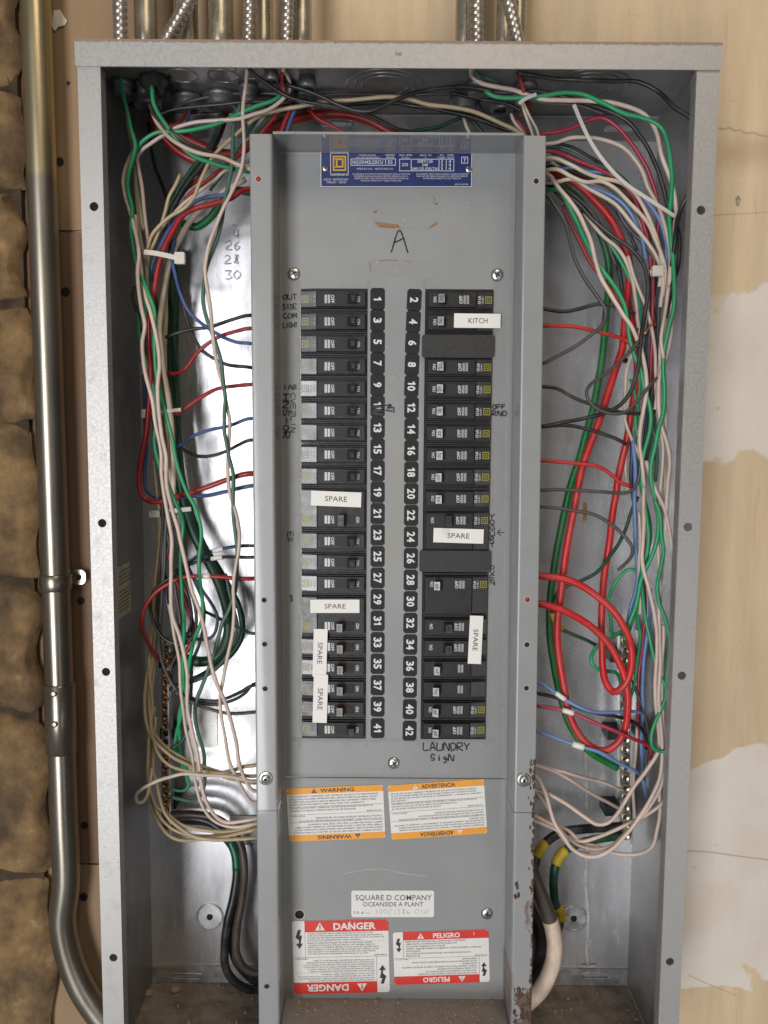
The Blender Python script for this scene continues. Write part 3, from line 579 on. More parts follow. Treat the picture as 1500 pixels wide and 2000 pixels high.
def warn(corners, title, lines, tcol, mcol, code, label):
    o, fr, w_, h_ = plabel('warning_label', corners, YP+.0004, None, LI, lc, 'label_white', .0003, .0028, label); H = .0002
    bh = h_*.118
    for k in (0, 1):
        band = MB(); txt = MB(); mark = MB(); ink = MB()
        f = fr if k == 0 else fr.turned(w_, h_, 180)
        put_poly(band, f, [(0.0, h_-bh), (w_, h_-bh)]+[(w_, h_-.0028), (w_-.0028, h_), (.0028, h_), (0, h_-.0028)], H)
        put_text(txt, f, title, w_*.35, w_*.70, h_-bh*.80, bh*.58, H*2, .018); tri_mark(mark, ink, f, w_*.285, h_-bh*.85, bh*.72, H*2)
        y = h_-bh-h_*.055; n = len(lines); st = h_*.365/(n+.3)
        for i, t in enumerate(lines):
            if t is None: put_rect(txt, f, w_*.01, w_*.99, y+st*.35, y+st*.35+.00018, H); y -= st*.35; continue
            x1 = w_*.025+w_*.95*min(1, len(t)/(66 if n == 7 else 78)); put_text(txt, f, t, w_*.025, x1, y, st*.56, H); y -= st
        put_text(txt, f, code, w_*.82, w_*.97, h_*.515, h_*.024, H)
        if k == 0: put_rect(txt, fr, w_*.0, w_, h_*.4985, h_*.5015, H)
        band.build('colour_band', 'label_orange', o); txt.build('lettering', 'black_print', o); mark.build('warning_triangle', mcol, o); ink.build('exclamation_mark', 'label_orange' if mcol == 'black_print' else 'label_orange', o)
warn(((559, 1540), (748, 1532), (562, 1644)), 'WARNING', WARN, 'black_print', 'black_print', '80043-302-03', 'orange and white warning label in English')
warn(((757, 1534), (945, 1521), (763, 1640)), 'ADVERTENCIA', ADV, 'black_print', 'label_white', '80043-349-01', 'orange and white warning label in Spanish, slightly tilted')
DAN = ['HAZARD OF ELECTRIC SHOCK, BURN OR EXPLOSION. TURN OFF POWER', 'SUPPLYING THIS EQUIPMENT BEFORE WORKING INSIDE. CLOSE AND SECURE ALL', 'COVERS AND TRIM BEFORE RE-ENERGIZING. FAILURE TO DO SO WILL RESULT IN', 'ELECTRIC SHOCK, SEVERE PERSONAL INJURY OR DEATH.', None, 'RISQUE DE CHOCS ELECTRIQUES, BRULURES OU EXPLOSION. COUPEZ', "L'ALIMENTATION EN POUVOIR ELECTRIQUE A CET APPAREIL AVANT D'Y", "TRAVAILLER A L'INTERIEUR. FERMEZ ET FIXEZ TOUS LES COUVERCLES ET", 'RECOUVREMENTS AVANT DE REMETTRE LE PANNEAU SOUS TENSION. SI VOUS', 'ETES NEGLIGENT VOUS RISQUEZ DE RECEVOIR DES CHOCS ELECTRIQUES', 'POUVANT ENTRAINER DES BLESSURES CORPORELLES OU LA MORT.']
PEL = ['RIESGO DE DESCARGA ELECTRICA, QUEMADURAS O EXPLOSION', '\u2022DESCONECTE LA ALIMENTACION ANTES DE EFECTUAR', '  CUALQUIER TRABAJO EN SU INTERIOR.', '\u2022CIERRE Y ASEGURE TODAS LAS CUBIERTAS Y PUERTAS ANTES DE ALIMENTAR', '  NUEVAMENTE.', '\u2022EL NO SEGUIR ESTAS INDICACIONES, PUEDE RESULTAR EN DANOS', '  PERSONALES.']
def danger(corners, title, lines, code, sw, label, scr):
    o, fr, w_, h_ = plabel('danger_label', corners, YP+.0004, None, LI, lc, 'label_white', .0003, .0024, label); H = .0002
    bh = h_*.155; s = w_*sw
    for k in (0, 1):
        band = MB(); txt = MB(); mark = MB(); wh = MB()
        f = fr if k == 0 else fr.turned(w_, h_, 180)
        put_poly(band, f, [(s, h_-bh), (w_, h_-bh), (w_, h_-.002), (w_-.002, h_), (s, h_)], H)
        put_text(wh, f, title, w_*(.43 if len(title) == 6 else .42), w_*(.87 if len(title) == 6 else .70), h_-bh*.80, bh*.58, H*2, .03); tri_mark(wh, mark, f, w_*.29, h_-bh*.84, bh*.70, H*2)
        put_rect(txt, f, s, s+.00025, h_*.5, h_-bh, H)
        cx = s*.5; t0, t1 = h_*.62, h_*.88; q = s*.22; L_ = t1-t0    # lightning arrow
        put_poly(txt, f, [(cx-q*.2, t1), (cx+q*1.0, t1), (cx+q*.35, t1-L_*.30), (cx-q*1.2, t1-L_*.42)], H); put_poly(txt, f, [(cx-q*.5, t1-L_*.30), (cx+q*1.3, t1-L_*.30), (cx+q*.2, t1-L_*.56), (cx-q*.9, t1-L_*.42)], H*1.3)
        put_poly(txt, f, [(cx+q*.2, t1-L_*.50), (cx+q*1.2, t1-L_*.34), (cx+q*.6, t0+L_*.25), (cx-q*.1, t0+L_*.25)], H*1.6); put_poly(txt, f, [(cx-q*1.0, t0+L_*.28), (cx+q*.2, t0), (cx+q*1.5, t0+L_*.28)], H*1.9)
        n = len(lines); st = (h_*.5-bh)/(n+.6); y = h_-bh-st*.95
        for i, t in enumerate(lines):
            if t is None:
                for d in range(40): put_rect(txt, f, s+(w_-s)*(.02+.96*d/40), s+(w_-s)*(.02+.96*(d+.6)/40), y+st*.5, y+st*.5+.00015, H)
                y -= st*.35; continue
            x1 = s+(w_-s)*(.03+.93*min(1, len(t)/70)); put_text(txt, f, t, s+(w_-s)*.03, x1, y, st*.55, H); y -= st
        put_text(txt, f, code, w_*.85, w_*.975, h_*.512, h_*.018, H)
        if k == 0: put_rect(txt, fr, 0, w_, h_*.4985, h_*.5015, H)
        for (a, b, c, d) in (scr if k == 0 else ()): put_poly(wh, fr, [(w_*a, h_*b), (w_*a+.0006, h_*b), (w_*c+.0005, h_*d), (w_*c, h_*d)], H*3)
        band.build('colour_band', 'label_red', o); txt.build('lettering', 'black_print', o); wh.build('white_lettering', 'label_white', o); mark.build('exclamation_mark', 'label_red', o)
danger(((570, 1799), (758, 1795), (573, 1941)), 'DANGER', DAN, '80043-345-01', .13, 'large red and white danger label in English and French', [(.60, .99, .61, .86), (.27, .70, .31, .69), (.255, .66, .30, .66), (.26, .6, .262, .42)])
danger(((767, 1821), (954, 1815), (769, 1923)), 'PELIGRO', PEL, '80043-347-01', .105, 'smaller red and white danger label in Spanish', [(.84, .97, .845, .91), (.42, .97, .425, .93)])
o, fr, w_, h_ = plabel('maker_label', ((686, 1739), (848, 1739), (686, 1791)), YP+.0004, None, LI, lc, 'label_white', .0003, .002, 'white rounded paper label naming the maker and plant')
mb = MB(); put_text(mb, fr, 'SQUARE D COMPANY', w_*.05, w_*.97, h_*.64, h_*.20, .0002, .004); put_text(mb, fr, 'OCEANSIDE A PLANT', w_*.14, w_*.87, h_*.41, h_*.16, .0002, .004); put_text(mb, fr, 'F.O. 41 \u2014', w_*.03, w_*.22, h_*.12, h_*.10, .0002); mb.build('lettering', 'dim_print', o)
mb = MB(); pen_text(mb, 'I00ZI386 0I4', 732, 1776, 7, 9, YP+.00000, .0005); q = mb.build('faded_number', 'scratch', lc); q.matrix_parent_inverse = LI
mb = MB(); ribbon(mb, [(672, 1706), (690, 1703), (720, 1698), (752, 1698), (790, 1706), (833, 1712)], .0006, YP+.0004); lp('scratch', mb, 'scratch', False)
# --- hand lettering on the upper cover
HY = YP-.0002
mb = MB()
for st in ([(764, 493), (780, 450), (797, 494)], [(769, 474), (779, 470), (788, 465)]): ribbon(mb, st, .0013, HY)
up('marker_letter', mb, 'marker', False)
def note(body, u, v, cw, ch, w_=.0011, material='marker', **k):
    mb = MB(); pen_text(mb, body, u, v, cw, ch, HY, w_, **k); up('marker_note', mb, material, False)
for t, u, v in (('OUT', 553, 575), ('SIDE', 552, 594), ('COM', 553, 612), ('LIGHT', 553, 630)): note(t, u, v, 4.6 if len(t) > 4 else 7.5 if len(t) < 4 else 5.8, 10, .0010)
note('IAB', 553, 752, 8, 9, .0010); note('HNS-OR', 553, 770, 12, 12, turned=True); note('CVEZLIN', 568, 768, 9, 9, .0009, turned=True); note('ES', 562, 1040, 8, 10, .0010, turned=True)
mb = MB(); ribbon(mb, [(567, 1162), (570, 1168), (569, 1175)], .002, HY); up('marker_smudge', mb, 'marker', False)
note('OFF', 962, 790, 7, 9); note('RND', 962, 803, 8, 9); note('YOGURT', 957, 1004, 8.5, 9, .0010, down=True); note('OVEN', 957, 1104, 9, 8, .0009, down=True)
mb = MB(); ribbon(mb, [(972, 1040), (985, 1040)], .0009, HY); ribbon(mb, [(977, 1034), (972, 1040), (978, 1046)], .0009, HY); up('marker_arrow', mb, 'marker', False)
note('LAUNDRY', 827, 1451, 10.6, 15, .0013); note('SigN', 841, 1474, 9.5, 12, .0013)
# --- remains of old tape
def patch(name, pts, material, y=HY, t=.0002):
    P = [W(u, v, y) for u, v in pts]; return up(name, MB().prism([(p[0], p[2]) for p in P], [], y-t, y+.00005), material)
patch('tape_trace', [(727, 412), (735, 378), (852, 386), (857, 410), (853, 435), (838, 446), (728, 443)], 'clear_tape', HY+.00012, .0001)
patch('tape_scrap', [(731, 433), (755, 436), (776, 438), (783, 445), (760, 445), (740, 443)], 'old_tape'); patch('tape_scrap', [(835, 446), (842, 440), (853, 433), (854, 438), (845, 443)], 'old_tape'); patch('tape_scrap', [(729, 414), (737, 410), (736, 415), (731, 417)], 'old_tape'); patch('tape_scrap', [(848, 397), (856, 396), (853, 401)], 'old_tape')
patch('tape_trace', [(722, 508), (770, 506), (848, 512), (850, 546), (790, 540), (722, 537)], 'clear_tape', HY+.00012, .0001)
mb = MB()
for st in ([(740, 509), (760, 508), (775, 509)], [(790, 509), (800, 512)], [(722, 512), (724, 530)], [(846, 383), (850, 392)], [(845, 394), (851, 398)]): ribbon(mb, st, .0007, HY)
up('tape_scrap', mb, 'old_tape', False)
mb = MB()
for k in range(46):
    u, v = random.choice(((random.uniform(600, 930), random.uniform(380, 540)), (random.uniform(545, 580), random.uniform(300, 1500)), (random.uniform(755, 790), random.uniform(560, 1450))))
    a = random.uniform(0, 6.3); l = random.uniform(1, 5); ribbon(mb, [(u, v), (u+l*math.cos(a), v+l*math.sin(a))], .00045, HY)
up('fine_scratch', mb, 'scratch', False)
# --- number stickers
ST = rrect(-.0063, .0063, -.00935, .00935, .0018, 1); nmesh = {}
LBLQ = {}
def numeral(mb, f2, txt, cap=.0066):
    wds = [cap*.52 if c == '1' else cap*.66 for c in txt]; x = -(sum(wds)+.0005*(len(txt)-1))/2
    for c, wd in zip(txt, wds):
        if c == '1': put_rect(mb, f2, x+wd*.45, x+wd*.85, -cap/2, cap/2, .0002); put_poly(mb, f2, [(x+wd*.45, cap*.14), (x+wd*.45, cap*.5), (x+wd*.42, cap*.42), (x+wd*.02, cap*.30), (x+wd*.02, cap*.14)], .0002)
        else: put_text(mb, f2, c, x, x+wd, -cap/2, cap, .0002, .03)
        x += wd+.0005
for k in range(21):
    for side in (0, 1):
        num = 2*k+1+side; t = k/20
        if side == 0: u, v = 737.5, 584+41.9*k
        else: u, v = np.interp(k, [0, 1, 2, 4, 10, 20], [809, 807.3, 805.5, 803.8, 803, 800]), 586+42.05*k
        p = W(u, v, YP); tilt = 0 if side == 0 else (2.2 if k < 5 else .3)
        fr = Frame(p+np.array([0, -.00005, 0]), (1, 0, 0), (0, 0, 1)).turned(0, 0, -tilt)
        mb = MB(); put_slab(mb, fr, ST, .00022); o = up('number_sticker', mb, 'sticker_black', False); o['label'] = 'black number sticker reading %d' % num
        f2 = Frame(fr(0, 0, .00022), -fr.ey, fr.ex)          # lettering lies on its side, reading downwards
        mb = MB(); v2, f_ = glyphs(str(num), .02); numeral(mb, f2, str(num)); mb.build('numeral', 'white_print', o)
mb = MB()
for st in ([(727, 793), (748, 792), (728, 799), (750, 800), (726, 806), (748, 810)], [(752, 792), (764, 791), (757, 797), (768, 796), (769, 806)], [(753, 801), (766, 803)]): ribbon(mb, st, .0014, YP-.0006)
up('marker_scribble', mb, 'marker', False)
# ------------------------------------------------------------------ breakers
PIT = .400/21; YF = .0402                     # pitch of the poles, front of the raised face
def tilted_box(mb, a0, a1, b0, b1, y0, y1, sh0=0, ta=0, tb=0):
    """block from y1 (base) to y0 (top), top shifted by sh0 along a and tapered"""
    F = [(a0+ta+sh0, y0, b0+tb), (a1-ta+sh0, y0, b0+tb), (a1-ta+sh0, y0, b1-tb), (a0+ta+sh0, y0, b1-tb)]; B = [(a0, y1, b0), (a1, y1, b0), (a1, y1, b1), (a0, y1, b1)]
    return mb.hexa(F+B)
def breaker(num, side, poles=1, handle='on', pole_h=0, amps='20', logo=True, texts=True, label='', nosq=False, toplbl=True):
    """built lying as in the left column (outer end at -a); the right column is the same turned by half a turn"""
    row = (num-1)//2; zc = ZO[1]-PIT*(row+.5); zmid = zc-PIT*(poles-1)/2; xc = (sum(XL) if side == 0 else sum(XR))/2
    t = thing('circuit_breaker', label, 'circuit breaker', 'circuit breakers in the panel', (xc, YP, zmid))
    rb = random.Random(num*13+5); t.rotation_euler = (0, (math.pi if side else 0)+rb.uniform(-.004, .004), 0); jl = rb.uniform(-.0005, .0005); wj = rb.uniform(-.0005, .0007)-(.0002 if num > 6 else -.0004)
    hh = PIT*poles/2-.0002; yy = lambda y: y-YP
    mb = MB(); mb.box(-.0289, .0289, yy(YP+.0012), yy(YP+.03), -hh, hh)
    tilted_box(mb, -.0286, .0284, -hh+.0016, hh-.0012, yy(YP-.0008), yy(YP+.00119), 0, .0002, .0006)
    h2 = hh-.0026
    tilted_box(mb, -.0147, .0276, -h2, h2, yy(YF), yy(YP-.0007), 0, .0006, .0006)
    mb.build('case', rb.choice(('black_case', 'black_case', 'black_case_dusty')), t)
    # outer end: sloping window panel
    mb = MB(); b0, b1 = -h2+.0003, h2-.0003
    mb.hexa([(-.0282, yy(YF+.0019+wj), b0), (-.0149, yy(YF+.0001), b0), (-.0149, yy(YF+.0001), b1), (-.0282, yy(YF+.0019+wj), b1), (-.0286, yy(YP), b0), (-.0149, yy(YP), b0), (-.0149, yy(YP), b1), (-.0286, yy(YP), b1)])
    win = mb.build('window_panel', rb.choice(('window_label', 'window_label_dull', 'window_label_clear')), t)
    sgn = 1 if side == 0 else -1
    pb = (poles-1)*PIT/2-pole_h*PIT; pb *= sgn     # which pole carries the handle, in local b
    sl = (.0018+wj)/(.0282-.0149); nv = np.array([-sl, -1, 0]); nv /= np.linalg.norm(nv)
    frw = Frame((-.0215, yy(YF+.0001+(.0018+wj)/2)-.00008, pb), (1, -sl, 0), (0, 0, 1))
    if logo:
        mb = MB(); s = .0031; x = -.0032; put_frame(mb, frw, x-s, x+s, -s, s, .0009, .0002); put_frame(mb, frw, x-s*.45, x+s*.45, -s*.45, s*.45, .0007, .0002); mb.build('square_emblem', 'yellow_logo' if (side or poles == 2) else 'dim_yellow', win)
        mb = MB(); f2 = Frame(frw(.0026, 0), -frw.ey, frw.ex); put_text(mb, f2, '10 kA', -.0034, .0034, .0010, .0027, .0002, .014); put_text(mb, f2, '120/240V~', -.0034, .0034, -.0014, .0016, .0002); mb.build('rating_print', 'white_print' if side else 'grey_print', win)
    elif nosq is False:
        mb = MB(); put_frame(mb, frw, -.005, .004, -.004, .004, .0002, .0002); mb.build('rating_print', 'dim_print', win)
    fr = Frame((0, yy(YF)-.00005, pb), (1, 0, 0), (0, 0, 1))
    mb = MB()
    for a in (-.0078, -.0051): put_slab(mb, fr, rect(a, a+.0021, -.0036, .0036), .0003)
    mb.build('indicator_bars', 'indicator', t)
    sl = MB(); put_slab(sl, fr, rect(.0016, .0186, -.0044, .0044), .00012); sl.build('handle_slot', 'slot_dust' if handle == 'off' and side == 0 else 'slot_black', t)
    f2 = Frame(fr(0, 0), -fr.ey, fr.ex)
    if texts:
        mb = MB(); put_text(mb, f2, 'OFF', -.0034, .0034, -.0023, .0029, .0002, .014); put_text(mb, f2, 'ON' if handle != 'mid' else 'I/ON', -.0024, .0024, .0200, .0028, .0002, .014); mb.build('lettering', 'white_print', t)
    a0 = {'on': .0119, 'off': .0040, 'mid': .0044}[handle]; lean = {'on': .0016, 'off': -.0012, 'mid': -.0002}[handle]+jl; hw = .0040 if handle != 'mid' else .0052
    HT = .0085; mb = MB(); dr = {'on': .0013, 'off': -.0011, 'mid': 0}[handle]; ft, fb = yy(YF-HT), yy(YF-.0002); l0, l1, q = a0+.0006+lean, a0+.0058+lean, hw-.0003
    mb.hexa([(l0, ft-dr/2, pb-q), (l1, ft+dr/2, pb-q), (l1, ft+dr/2, pb+q), (l0, ft-dr/2, pb+q), (a0, fb, pb-hw), (a0+.0064, fb, pb-hw), (a0+.0064, fb, pb+hw), (a0, fb, pb+hw)])
    hd = mb.build('handle', 'black_handle', t)
    mb = MB(); fh = Frame((a0+.0032+lean, yy(YF-HT)-.00008, pb), (0, 0, -1), (1, dr/.0052, 0)); put_text(mb, fh, amps, -.0022, .0022, -.0011, .0024, .0001, .005); mb.build('amp_mark', 'dim_print' if not side else 'slot_black', hd)
    for s in (-1, 1): MB().lathe([(.0011, 0), (.0011, .0002)], (a0+.0032+lean*.6, yy(YF-HT*.6), pb+s*(hw-.00015)), (0, 0, s), 8).build('handle_hole', 'dark_hole', hd)
    return t
ONES = 'zero one two three four five six seven eight nine ten eleven twelve thirteen fourteen fifteen sixteen seventeen eighteen nineteen'.split()
def word(n): return ONES[n] if n < 20 else ('', '', 'twenty', 'thirty', 'forty')[n//10]+('-'+ONES[n % 10] if n % 10 else '')
BRK = {}
for n in (1, 3, 5, 7, 9, 11, 13, 15, 17, 23, 25, 27, 41): BRK[n] = dict(side=0)
for n in (33, 35, 37, 39): BRK[n] = dict(side=0, handle='off')
BRK[19] = dict(side=0, poles=2, handle='mid', pole_h=1, amps='30'); BRK[29] = dict(side=0, poles=2, handle='off', pole_h=1)
for n in (2, 4, 8, 10, 12, 14, 16, 18, 20, 40, 42): BRK[n] = dict(side=1)
for n in (32, 34): BRK[n] = dict(side=1, handle='off', logo=False)
for n in (36, 38): BRK[n] = dict(side=1, logo=False, texts=False)
BRK[22] = dict(side=1, poles=2, handle='mid', pole_h=0, amps='30'); BRK[28] = dict(side=1, poles=2, handle='on', pole_h=0, amps='60')
for n, kw in BRK.items():
    pos = 'double-width black breaker beside stickers %s and %s' % (word(n), word(n+2)) if kw.get('poles') == 2 else 'black single-pole breaker beside the sticker numbered %s' % word(n)
    pos += {'on': ', handle on', 'off': ', handle off', 'mid': ', wide handle in the middle'}[kw.get('handle', 'on')]
    breaker(n, label=pos, **kw)
# filler plates over the empty places
for n, (u0, u1, v0, v1) in ((6, (824, 966, 654, 698)), (26, (819, 959, 1076, 1117))):
    a, b = W(u0, v1, YF), W(u1, v0, YF); mb = MB(); mb.prism(rrect(a[0], b[0], a[2], b[2], .0022), [], YF, YF+.0025)
    mb.prism(rect(XR[0]+.0006, XR[1]-.0006, a[2]+.0012, b[2]-.0012), [], YF+.0024, YP+.012)
    tag(mb.build('filler_plate', 'filler_black'), 'textured black filler plate covering the empty place at sticker %s' % word(n), 'filler plate', 'black filler plates')
# white lettering-tape strips stuck over the breakers
def tape(corners, txt, label, vertical=False, y=YF-.0005, x0=.22, x1=.78):
    TL, TR, BL = corners; o, fr, w_, h_ = plabel('tape_label', corners, y, None, None, None, 'white_tape', .0003, .0002); tag(o, label, 'label strip', 'white printed tape strips')
    mb = MB()
    if vertical: f2 = Frame(fr(0, h_), -fr.ey, fr.ex); put_text(mb, f2, txt, h_*.28, h_*.73, w_*.32, w_*.36, .0002)
    else: put_text(mb, fr, txt, w_*x0, w_*x1, h_*.33, h_*.36, .0002)
    mb.build('lettering', 'black_print', o)
tape(((608, 958), (706, 962), (607, 987)), 'SPARE', 'white SPARE tape strip on the breaker beside sticker nineteen', x0=.28, x1=.72)
tape(((606, 1171), (702, 1171), (606, 1197)), 'SPARE', 'white SPARE tape strip on the breaker beside sticker twenty-nine', x0=.29, x1=.72)
tape(((613, 1228), (640, 1229), (611, 1321)), 'SPARE', 'white upright SPARE tape strip from breaker thirty-one to thirty-five', True, YF-.0005)
tape(((613, 1317), (641, 1318), (612, 1411)), 'SPARE', 'white upright SPARE tape strip across breakers thirty-seven and thirty-nine', True, YF-.0010)
tape(((847, 1031), (945, 1034), (846, 1059)), 'SPARE', 'white SPARE tape strip on the breaker beside sticker twenty-four', x0=.28, x1=.72)
tape(((887, 612), (978, 613), (886, 640)), 'KITCH', 'white KITCH tape strip on the breaker beside sticker four', x0=.31, x1=.72)
tape(((918, 1202), (944, 1203), (917, 1296)), 'SPARE', 'white upright SPARE tape strip across breakers thirty-two and thirty-four', True)
# ------------------------------------------------------------------ conduits and armoured cables above the box
def pipe(u0, u1, y, r, label, name='steel_conduit', top=.30, slant=0):
    x = (W(u0, 45, y)[0]+W(u1, 45, y)[0])/2; t = thing(name, label, 'conduit', 'conduits entering the top of the enclosure', (x, y, 0)); mv = lambda o: o
    MB().tube([(slant*z, 0, z) for z in (.003, .05, .1, .2, top)], r, 20).build('pipe', 'pipe_steel', t)
    MB().lathe([(r*1.35, 0), (r*1.35, .011), (r*1.2, .013), (r*1.2, .024), (r*1.02, .026)], (0, 0, .0002), (0, 0, 1), 12).build('connector', 'cast_metal', t)
    MB().lathe([(r*1.45, 0), (r*1.45, .004), (r*1.25, .0045), (r*1.25, .011), (r*1.0, .012), (r*.95, .004)], (0, 0, -.0017), (0, 0, -1), 16).build('locknut', 'cast_metal', t)
def flex(u0, v0, u1, v1, y, r, label, bush=None):
    a, b = W(u0, v0, y), W(u1, v1, y); d = (b-a)/np.linalg.norm(b-a); a = a+d*(-(a[2]-.004)/d[2]); P = np.array([a+d*s for s in np.arange(0, .14, .0006)])
    t = thing('armoured_cable', label, 'cable', 'armoured cables entering the top of the enclosure', tuple(a))
    seg = 14; vs = []; fs = []; e1 = np.array([0, 1, 0.]); e2 = np.cross(d, e1)
    for i, p in enumerate(P-a):
        for k in range(seg):
            w = 2*math.pi*k/seg; ph = (i*.0006/.0058-k/seg) % 1; rr = r*(1-.16*(1-min(1, math.sin(math.pi*ph)*1.5))); vs.append(p+rr*(math.cos(w)*e1+math.sin(w)*e2))
    for i in range(len(P)-1):
        for k in range(seg): k2 = (k+1) % seg; fs.append((i*seg+k, i*seg+k2, (i+1)*seg+k2, (i+1)*seg+k))
    MB().add(vs, fs, True).build('armour', 'flex_steel', t)
    MB().lathe([(r*1.5, 0), (r*1.5, .006), (r*1.25, .008), (r*1.25, .012)], (0, 0, -.0036), (0, 0, 1), 12).build('connector', 'cast_metal', t)
    MB().lathe([(r*1.6, 0), (r*1.6, .004), (r*1.3, .0045), (r*1.3, .010), (r*.9, .011)], (0, 0, -.0057), (0, 0, -1), 14).build('locknut', 'cast_metal', t)
    if bush: MB().tube([(0, 0, -.012), (0, 0, -.018), (0, 0, -.026), (0, 0, -.032)], r*.8, 14).build('fibre_bushing', bush, t)
pipe(264, 306, .098, .0103, 'brassy steel conduit between the first two armoured cables'); pipe(341, 386, .104, .0108, 'steel conduit behind the leaning armoured cable on the left'); pipe(405, 456, .100, .0120, 'wide grey steel conduit rising alone above the enclosure')
pipe(499, 529, .110, .0090, 'steel conduit between two upright armoured cables'); pipe(573, 606, .098, .0090, 'brassy steel conduit right of the upright armoured cables'); pipe(893, 922, .102, .0085, 'grey steel conduit left of the thickest armoured cable'); pipe(968, 1000, .104, .0085, 'grey steel conduit behind the right leaning armoured cable'); pipe(1000, 1024, .105, .0075, 'brassy steel conduit rising at the far right group')
flex(236, 75, 234, 0, .072, .0063, 'armoured cable standing nearest the enclosure corner'); flex(327, 75, 368, 4, .075, .0062, 'armoured cable leaning to the right over the left group'); flex(486, 75, 488, 0, .078, .0058, 'armoured cable left of the paired conduit'); flex(560, 75, 562, 0, .076, .0058, 'armoured cable beside the brassy conduit'); flex(932, 78, 931, 0, .070, .0062, 'bright armoured cable between the two right conduits'); flex(1011, 78, 993, 0, .072, .0060, 'armoured cable leaning left with a red bushing below', 'fibre_bushing')
# the long conduit down the left side
cd = thing('steel_conduit', 'long vertical steel conduit with strap and coupling left of the enclosure', 'conduit', loc=(0, .125, -.9)); CI = Matrix.Translation((0, -.125, .9))
def cp(name, mb, material, parent=None):
    o = mb.build(name, material, parent or cd)
    if not parent: o.matrix_parent_inverse = CI
    return o
path = [W(u, v, .125) for u, v in ((70, -260), (77, 0), (88, 400), (97, 800), (105, 1150), (112, 1450), (114, 1600), (116, 1720), (122, 1800), (136, 1870), (158, 1925), (190, 1975), (225, 2015), (270, 2060))]
for p in path[:8]: p[0] = -.3355+(-p[2])*.0035
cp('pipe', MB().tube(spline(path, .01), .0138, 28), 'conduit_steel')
def ring_on(v0, v1, r, name, material):
    z0, z1 = W(110, v0, .125)[2], W(110, v1, .125)[2]; x = -.3355-.0035*(z0+z1)/2*1.0; x = -.3355+(-(z0+z1)/2)*.0035
    return cp(name, MB().lathe([(r-.001, 0), (r, .001), (r, abs(z1-z0)-.001), (r-.001, abs(z1-z0))], (x, .125, z1), (0, 0, 1), 28), material), x, (z0+z1)/2
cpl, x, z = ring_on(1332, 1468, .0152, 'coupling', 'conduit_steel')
for v in (1355, 1415):
    p = W(112, v, .1095); o = MB().lathe([(.0032, 0), (.0030, .0018), (.0015, .002)], (x, .1099, p[2]), seg=10).build('set_screw', 'bar_metal', cpl)
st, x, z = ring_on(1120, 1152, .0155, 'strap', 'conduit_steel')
p = W(156, 1127, .140); mb = MB(); mb.prism(rrect(x+.010, p[0]+.006, p[2]-.0075, p[2]+.0075, .005), [circ(p[0]-.001, p[2], .0032, 12)], .139, .141); mb.build('strap_ear', 'screw_steel', st)
# ------------------------------------------------------------------ terminal bars
def bar(u, v0, v1, y, w_, n, smat, label, skip=(), rnd=0):
    a, b = W(u, v0, y), W(u, v1, y); t = thing('terminal_bar', label, 'terminal bar', 'terminal bars', (a[0], y, b[2])); H = a[2]-b[2]
    def rel(o): return o
    dx = b[0]-a[0]
    mb = MB(); mb.hexa([(dx-w_, 0, 0), (dx+w_, 0, 0), (w_, 0, H), (-w_, 0, H), (dx-w_, .009, 0), (dx+w_, .009, 0), (w_, .009, H), (-w_, .009, H)]); mb.build('bar', 'bar_metal', t)
    mb = MB(); mb.box(dx+w_+.0004, dx+w_+.0018, -.002, .012, -.004, H+.004); mb.build('mounting_strip', 'bar_metal', t)
    for f in (.12, .5, .88): MB().box(-.006-w_, w_, .0092, D-y-.0012, H*f-.005, H*f+.005).build('insulator', 'slot_black', t)
    for k in range(n):
        z = H*(1-(k+.5)/n); r = H/n*.43; c = (dx*(1-z/H)+random.uniform(-1, 1)*rnd, 0, z)
        if k in skip: MB().lathe([(r*.8, -.0003), (r*.8, .0004)], c, seg=12).build('empty_hole', 'dark_hole', t); continue
        h = random.uniform(.001, .0035); s = MB().lathe([(r, 0), (r, h), (r*.75, h+.0006), (r*.70, h+.0002)], c, seg=14).build('terminal_screw', smat, t)
        a_ = random.uniform(0, 3.1); fr = Frame((c[0], -h-.0003, c[2]), (1, 0, 0), (0, 0, 1)).turned(0, 0, math.degrees(a_)); q = MB(); put_slab(q, fr, rect(-r*.66, r*.66, -r*.13, r*.13), .0004); q.build('screw_slot', 'dark_hole', s)
bar(324, 1255, 1622, .108, .0042, 22, 'brass_screw', 'copper-coloured terminal bar with round screws in the left gutter', (10, 11), .0005)
bar(1221, 1240, 1640, .112, .0052, 21, 'plated_screw', 'brass-plated terminal bar with bright screws in the right gutter', (), .0005)
